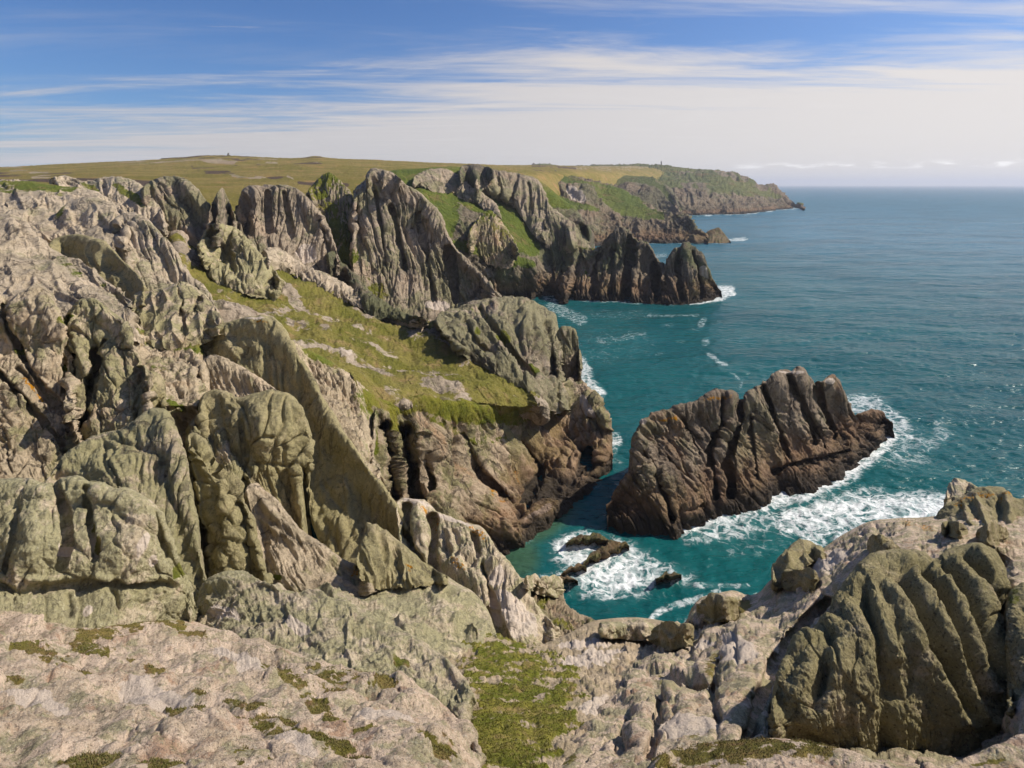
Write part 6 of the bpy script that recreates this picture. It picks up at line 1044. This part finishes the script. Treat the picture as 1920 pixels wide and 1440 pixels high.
# ---------- grass blades and heather on the near turf ----------
def turf_blades(name, src, n, hgt, wid, mat, dmax=45, seed=1, lo=.55, lean=.5):
    """blades rooted on the faces of src where its turf mask is high"""
    rng = np.random.default_rng(seed)
    me = src.data; nv = len(me.vertices)
    co = np.empty(nv*3, np.float32); me.vertices.foreach_get('co', co); co = co.reshape(-1, 3)
    mk = np.empty(nv*4, np.float32); me.color_attributes['mask'].data.foreach_get('color', mk); vg = mk.reshape(-1, 4)[:, 0]
    no = np.empty(nv*3, np.float32); me.vertices.foreach_get('normal', no); no = no.reshape(-1, 3)
    im = toimg(co)
    ok = np.where((vg > lo) & (im[:, 2] < dmax) & (im[:, 2] > 6) & (im[:, 0] > -60) & (im[:, 0] < 1980) & (im[:, 1] < 1520))[0]
    if len(ok) == 0: return None
    pr = (vg[ok]-lo+.1); pr /= pr.sum()
    pick = rng.choice(ok, n, p=pr)
    base = co[pick]+rng.normal(0, .02, (n, 3)).astype(np.float32)*np.array([1, 1, 0])
    clump = perlin(base[:, 0]/.35, base[:, 1]/.35, base[:, 2]/.35, 5)
    hh = hgt*(.5+rng.random(n))*(1+1.1*clump); ww = wid*(.6+.8*rng.random(n))*(.7+im[pick, 2]/30)
    a = rng.random(n)*6.283; dirv = np.stack([np.cos(a), np.sin(a), 0*a], -1)
    ln = np.stack([rng.normal(-.25, lean, n), rng.normal(-.1, lean, n), 0*a], -1)
    b0 = base-dirv*ww[:, None]; b1 = base+dirv*ww[:, None]; b0[:, 2] -= .02; b1[:, 2] -= .02
    up = np.array([0, 0, 1.])
    m0 = base+(up*.55+ln*.25)*hh[:, None]-dirv*ww[:, None]*.7; m1 = base+(up*.55+ln*.25)*hh[:, None]+dirv*ww[:, None]*.7
    tp = base+(up*.85+ln*.9)*hh[:, None]
    V = np.stack([b0, b1, m1, m0, tp], 1).reshape(-1, 3).astype(np.float32)
    i = np.arange(n)*5
    loops = np.stack([i, i+1, i+2, i+3, i+3, i+2, i+4], -1).reshape(-1)
    m = bpy.data.meshes.new(name); m.vertices.add(len(V)); m.vertices.foreach_set('co', V.reshape(-1))
    m.loops.add(len(loops)); m.loops.foreach_set('vertex_index', loops.astype(np.int32))
    ls = np.stack([np.arange(n)*7, np.arange(n)*7+4], -1).reshape(-1); lt_ = np.tile([4, 3], n)
    m.polygons.add(2*n); m.polygons.foreach_set('loop_start', ls.astype(np.int32)); m.polygons.foreach_set('loop_total', lt_.astype(np.int32))
    m.update(calc_edges=True); m.materials.append(mat)
    o = bpy.data.objects.new(name, m); C.objects.link(o); tag(o, kind='stuff')
    return o
def blade_mat(name, c1, c2, c3, sc):
    m, t, b = new_mat(name); g = t.n.new('ShaderNodeNewGeometry')
    n = t.noise(g.outputs['Position'], sc, 5, .65); r = t.noise(g.outputs['Position'], sc*9, 2, .6)
    col = t.mix(t.ramp(n, .4, .6), c1, c2); col = t.mix(t.ramp(r, .52, .66), col, c3)
    t.link(col, b.inputs['Base Color']); b.inputs['Roughness'].default_value = .7; b.inputs['Specular IOR Level'].default_value = .2
    return m
bg = blade_mat('grass_blades', (.13, .14, .022), (.22, .20, .05), (.28, .21, .10), 1.0)
bh = blade_mat('heather_sprigs', (.12, .125, .035), (.18, .15, .06), (.24, .15, .09), 2.2)
turf_blades('grass', bpy.data.objects['gully_floor'], 45000, .035, .006, bg, seed=2, lo=.55)
turf_blades('heather', bpy.data.objects['rocky_ground'], 30000, .022, .006, bh, seed=3, lo=.6)
turf_blades('heather', bpy.data.objects['rock_apron'], 9000, .022, .006, bh, seed=4, lo=.6)

def haze_box():
    import bmesh
    bm = bmesh.new(); bmesh.ops.create_cube(bm, size=1); me = bpy.data.meshes.new('haze'); bm.to_mesh(me); bm.free()
    o = bpy.data.objects.new('haze', me); C.objects.link(o); o.scale = (74000, 74000, 300); o.location = (0, 0, 300/2-16); tag(o, kind='stuff')
    m = bpy.data.materials.new('haze_air'); m.use_nodes = True; n = m.node_tree.nodes; n.clear()
    ou = n.new('ShaderNodeOutputMaterial'); v = n.new('ShaderNodeVolumePrincipled'); v.inputs['Density'].default_value = .000075; v.inputs['Color'].default_value = (.80, .86, 1, 1); v.inputs['Anisotropy'].default_value = .2
    m.node_tree.links.new(v.outputs[0], ou.inputs['Volume']); me.materials.append(m)
haze_box()
# ---------- sun, sky, camera ----------
AZ, EL = math.radians(79), math.radians(42)           # azimuth to the right of the view direction
sun = bpy.data.lights.new('sun', 'SUN'); sun.energy = 5.0; sun.angle = math.radians(.5); sun.color = (1, .91, .77)
so = bpy.data.objects.new('sun', sun); C.objects.link(so)
from mathutils import Vector
sd = Vector((math.sin(AZ)*math.cos(EL), math.cos(AZ)*math.cos(EL), math.sin(EL)))
so.rotation_euler = (-sd).to_track_quat('-Z', 'Y').to_euler(); so.location = (200, 100, 300)
w = bpy.data.worlds.new('World'); bpy.context.scene.world = w; w.use_nodes = True
t = NT(w.node_tree); t.n.clear()
out = t.n.new('ShaderNodeOutputWorld'); bgd = t.n.new('ShaderNodeBackground'); t.link(bgd.outputs[0], out.inputs[0])
sky = t.n.new('ShaderNodeTexSky'); sky.sky_type = 'NISHITA'; sky.sun_disc = False; sky.sun_elevation = EL; sky.sun_rotation = AZ
sky.altitude = 60; sky.air_density = 1.0; sky.dust_density = .6; sky.ozone_density = 2.5
tc = t.n.new('ShaderNodeTexCoord'); G = tc.outputs['Generated']
sx = t.n.new('ShaderNodeSeparateXYZ'); t.link(G, sx.inputs[0])
zc = t.math('MAXIMUM', t.math('ADD', sx.outputs[2], .035), .01)
cb = t.n.new('ShaderNodeCombineXYZ'); t.link(t.math('DIVIDE', sx.outputs[0], zc), cb.inputs[0]); t.link(t.math('DIVIDE', sx.outputs[1], zc), cb.inputs[1])
Q = cb.outputs[0]                                     # a layer high overhead, seen in perspective
el = sx.outputs[2]; az = t.math('DIVIDE', sx.outputs[0], t.math('MAXIMUM', sx.outputs[1], .05))
streak = t.noise(t.scale(Q, (.16, .75, 1), (0, 0, math.radians(14))), 1.0, 8, .62, .9)
wisp = t.noise(t.scale(Q, (.5, 1.6, 1), (0, 0, math.radians(20))), 1.3, 9, .68, 1.3)
# the veil of cirrostratus: its upper edge rises to the right
edge = t.math('MULTIPLY_ADD', t.math('MINIMUM', az, .12), .13, .165)
edge = t.math('ADD', edge, t.math('MULTIPLY', t.math('ADD', t.math('SUBTRACT', streak, .5), t.math('MULTIPLY', t.math('SUBTRACT', wisp, .5), .45)), .30))
veil = t.ramp(t.math('SUBTRACT', edge, el), -.07, .05)
right = t.ramp(az, -.4, .85)
c2 = t.math('MULTIPLY', t.ramp(streak, .47, .72), t.math('MULTIPLY_ADD', right, .62, .22))
c3 = t.math('MULTIPLY', t.math('MULTIPLY', t.ramp(wisp, .56, .74), .75), t.ramp(t.noise(Q, .35, 3, .5), .48, .6))
cl = t.math('MAXIMUM', t.math('MULTIPLY', veil, .90), t.math('MAXIMUM', c2, c3))
cl = t.math('ADD', cl, t.math('MULTIPLY', right, .05), clamp=True)
skc = t.mix(1.0, sky.outputs[0], (.44, .67, 1.0), 'MULTIPLY')
cc = t.mix(t.ramp(az, -.8, .9), (5.7, 5.35, 5.2), (7.6, 7.1, 6.7))
cc = t.mix(t.math('MULTIPLY', t.math('SUBTRACT', wisp, .5), 1.2, clamp=True), cc, (8, 7.6, 7.2))
col = t.mix(cl, skc, cc)
# small cumulus low on the horizon at the right
cu = t.n.new('ShaderNodeCombineXYZ'); t.link(t.math('MULTIPLY', az, 22), cu.inputs[0]); t.link(t.math('MULTIPLY', el, 120), cu.inputs[1])
cn = t.noise(cu.outputs[0], 1.0, 6, .55, .2)
band = t.math('MULTIPLY', t.ramp(el, .020, .026), t.ramp(el, .036, .026))
cm = t.math('MULTIPLY', t.math('MULTIPLY', t.ramp(cn, .47, .72), band), t.ramp(az, .30, .46))
col = t.mix(t.math('MULTIPLY', cm, 1.0), col, (11.5, 11.2, 10.9))
t.link(col, bgd.inputs['Color']); bgd.inputs['Strength'].default_value = .09
cam = bpy.data.cameras.new('camera'); co = bpy.data.objects.new('camera', cam); C.objects.link(co)
cam.sensor_width = 36; cam.lens = 36*F/1920; cam.shift_y = -(720-HY)/1920; cam.clip_start = .3; cam.clip_end = 120000
co.location = (0, 0, H); co.rotation_euler = (math.radians(90), 0, 0)
sc = bpy.context.scene; sc.camera = co
sc.view_settings.view_transform = 'Standard'; sc.view_settings.look = 'None'; sc.view_settings.exposure = .3; sc.view_settings.gamma = 1
sc.cycles.max_bounces = 4; sc.cycles.adaptive_threshold = .02; sc.cycles.volume_bounces = 0; sc.cycles.use_denoising = True; sc.cycles.sample_clamp_indirect = 4
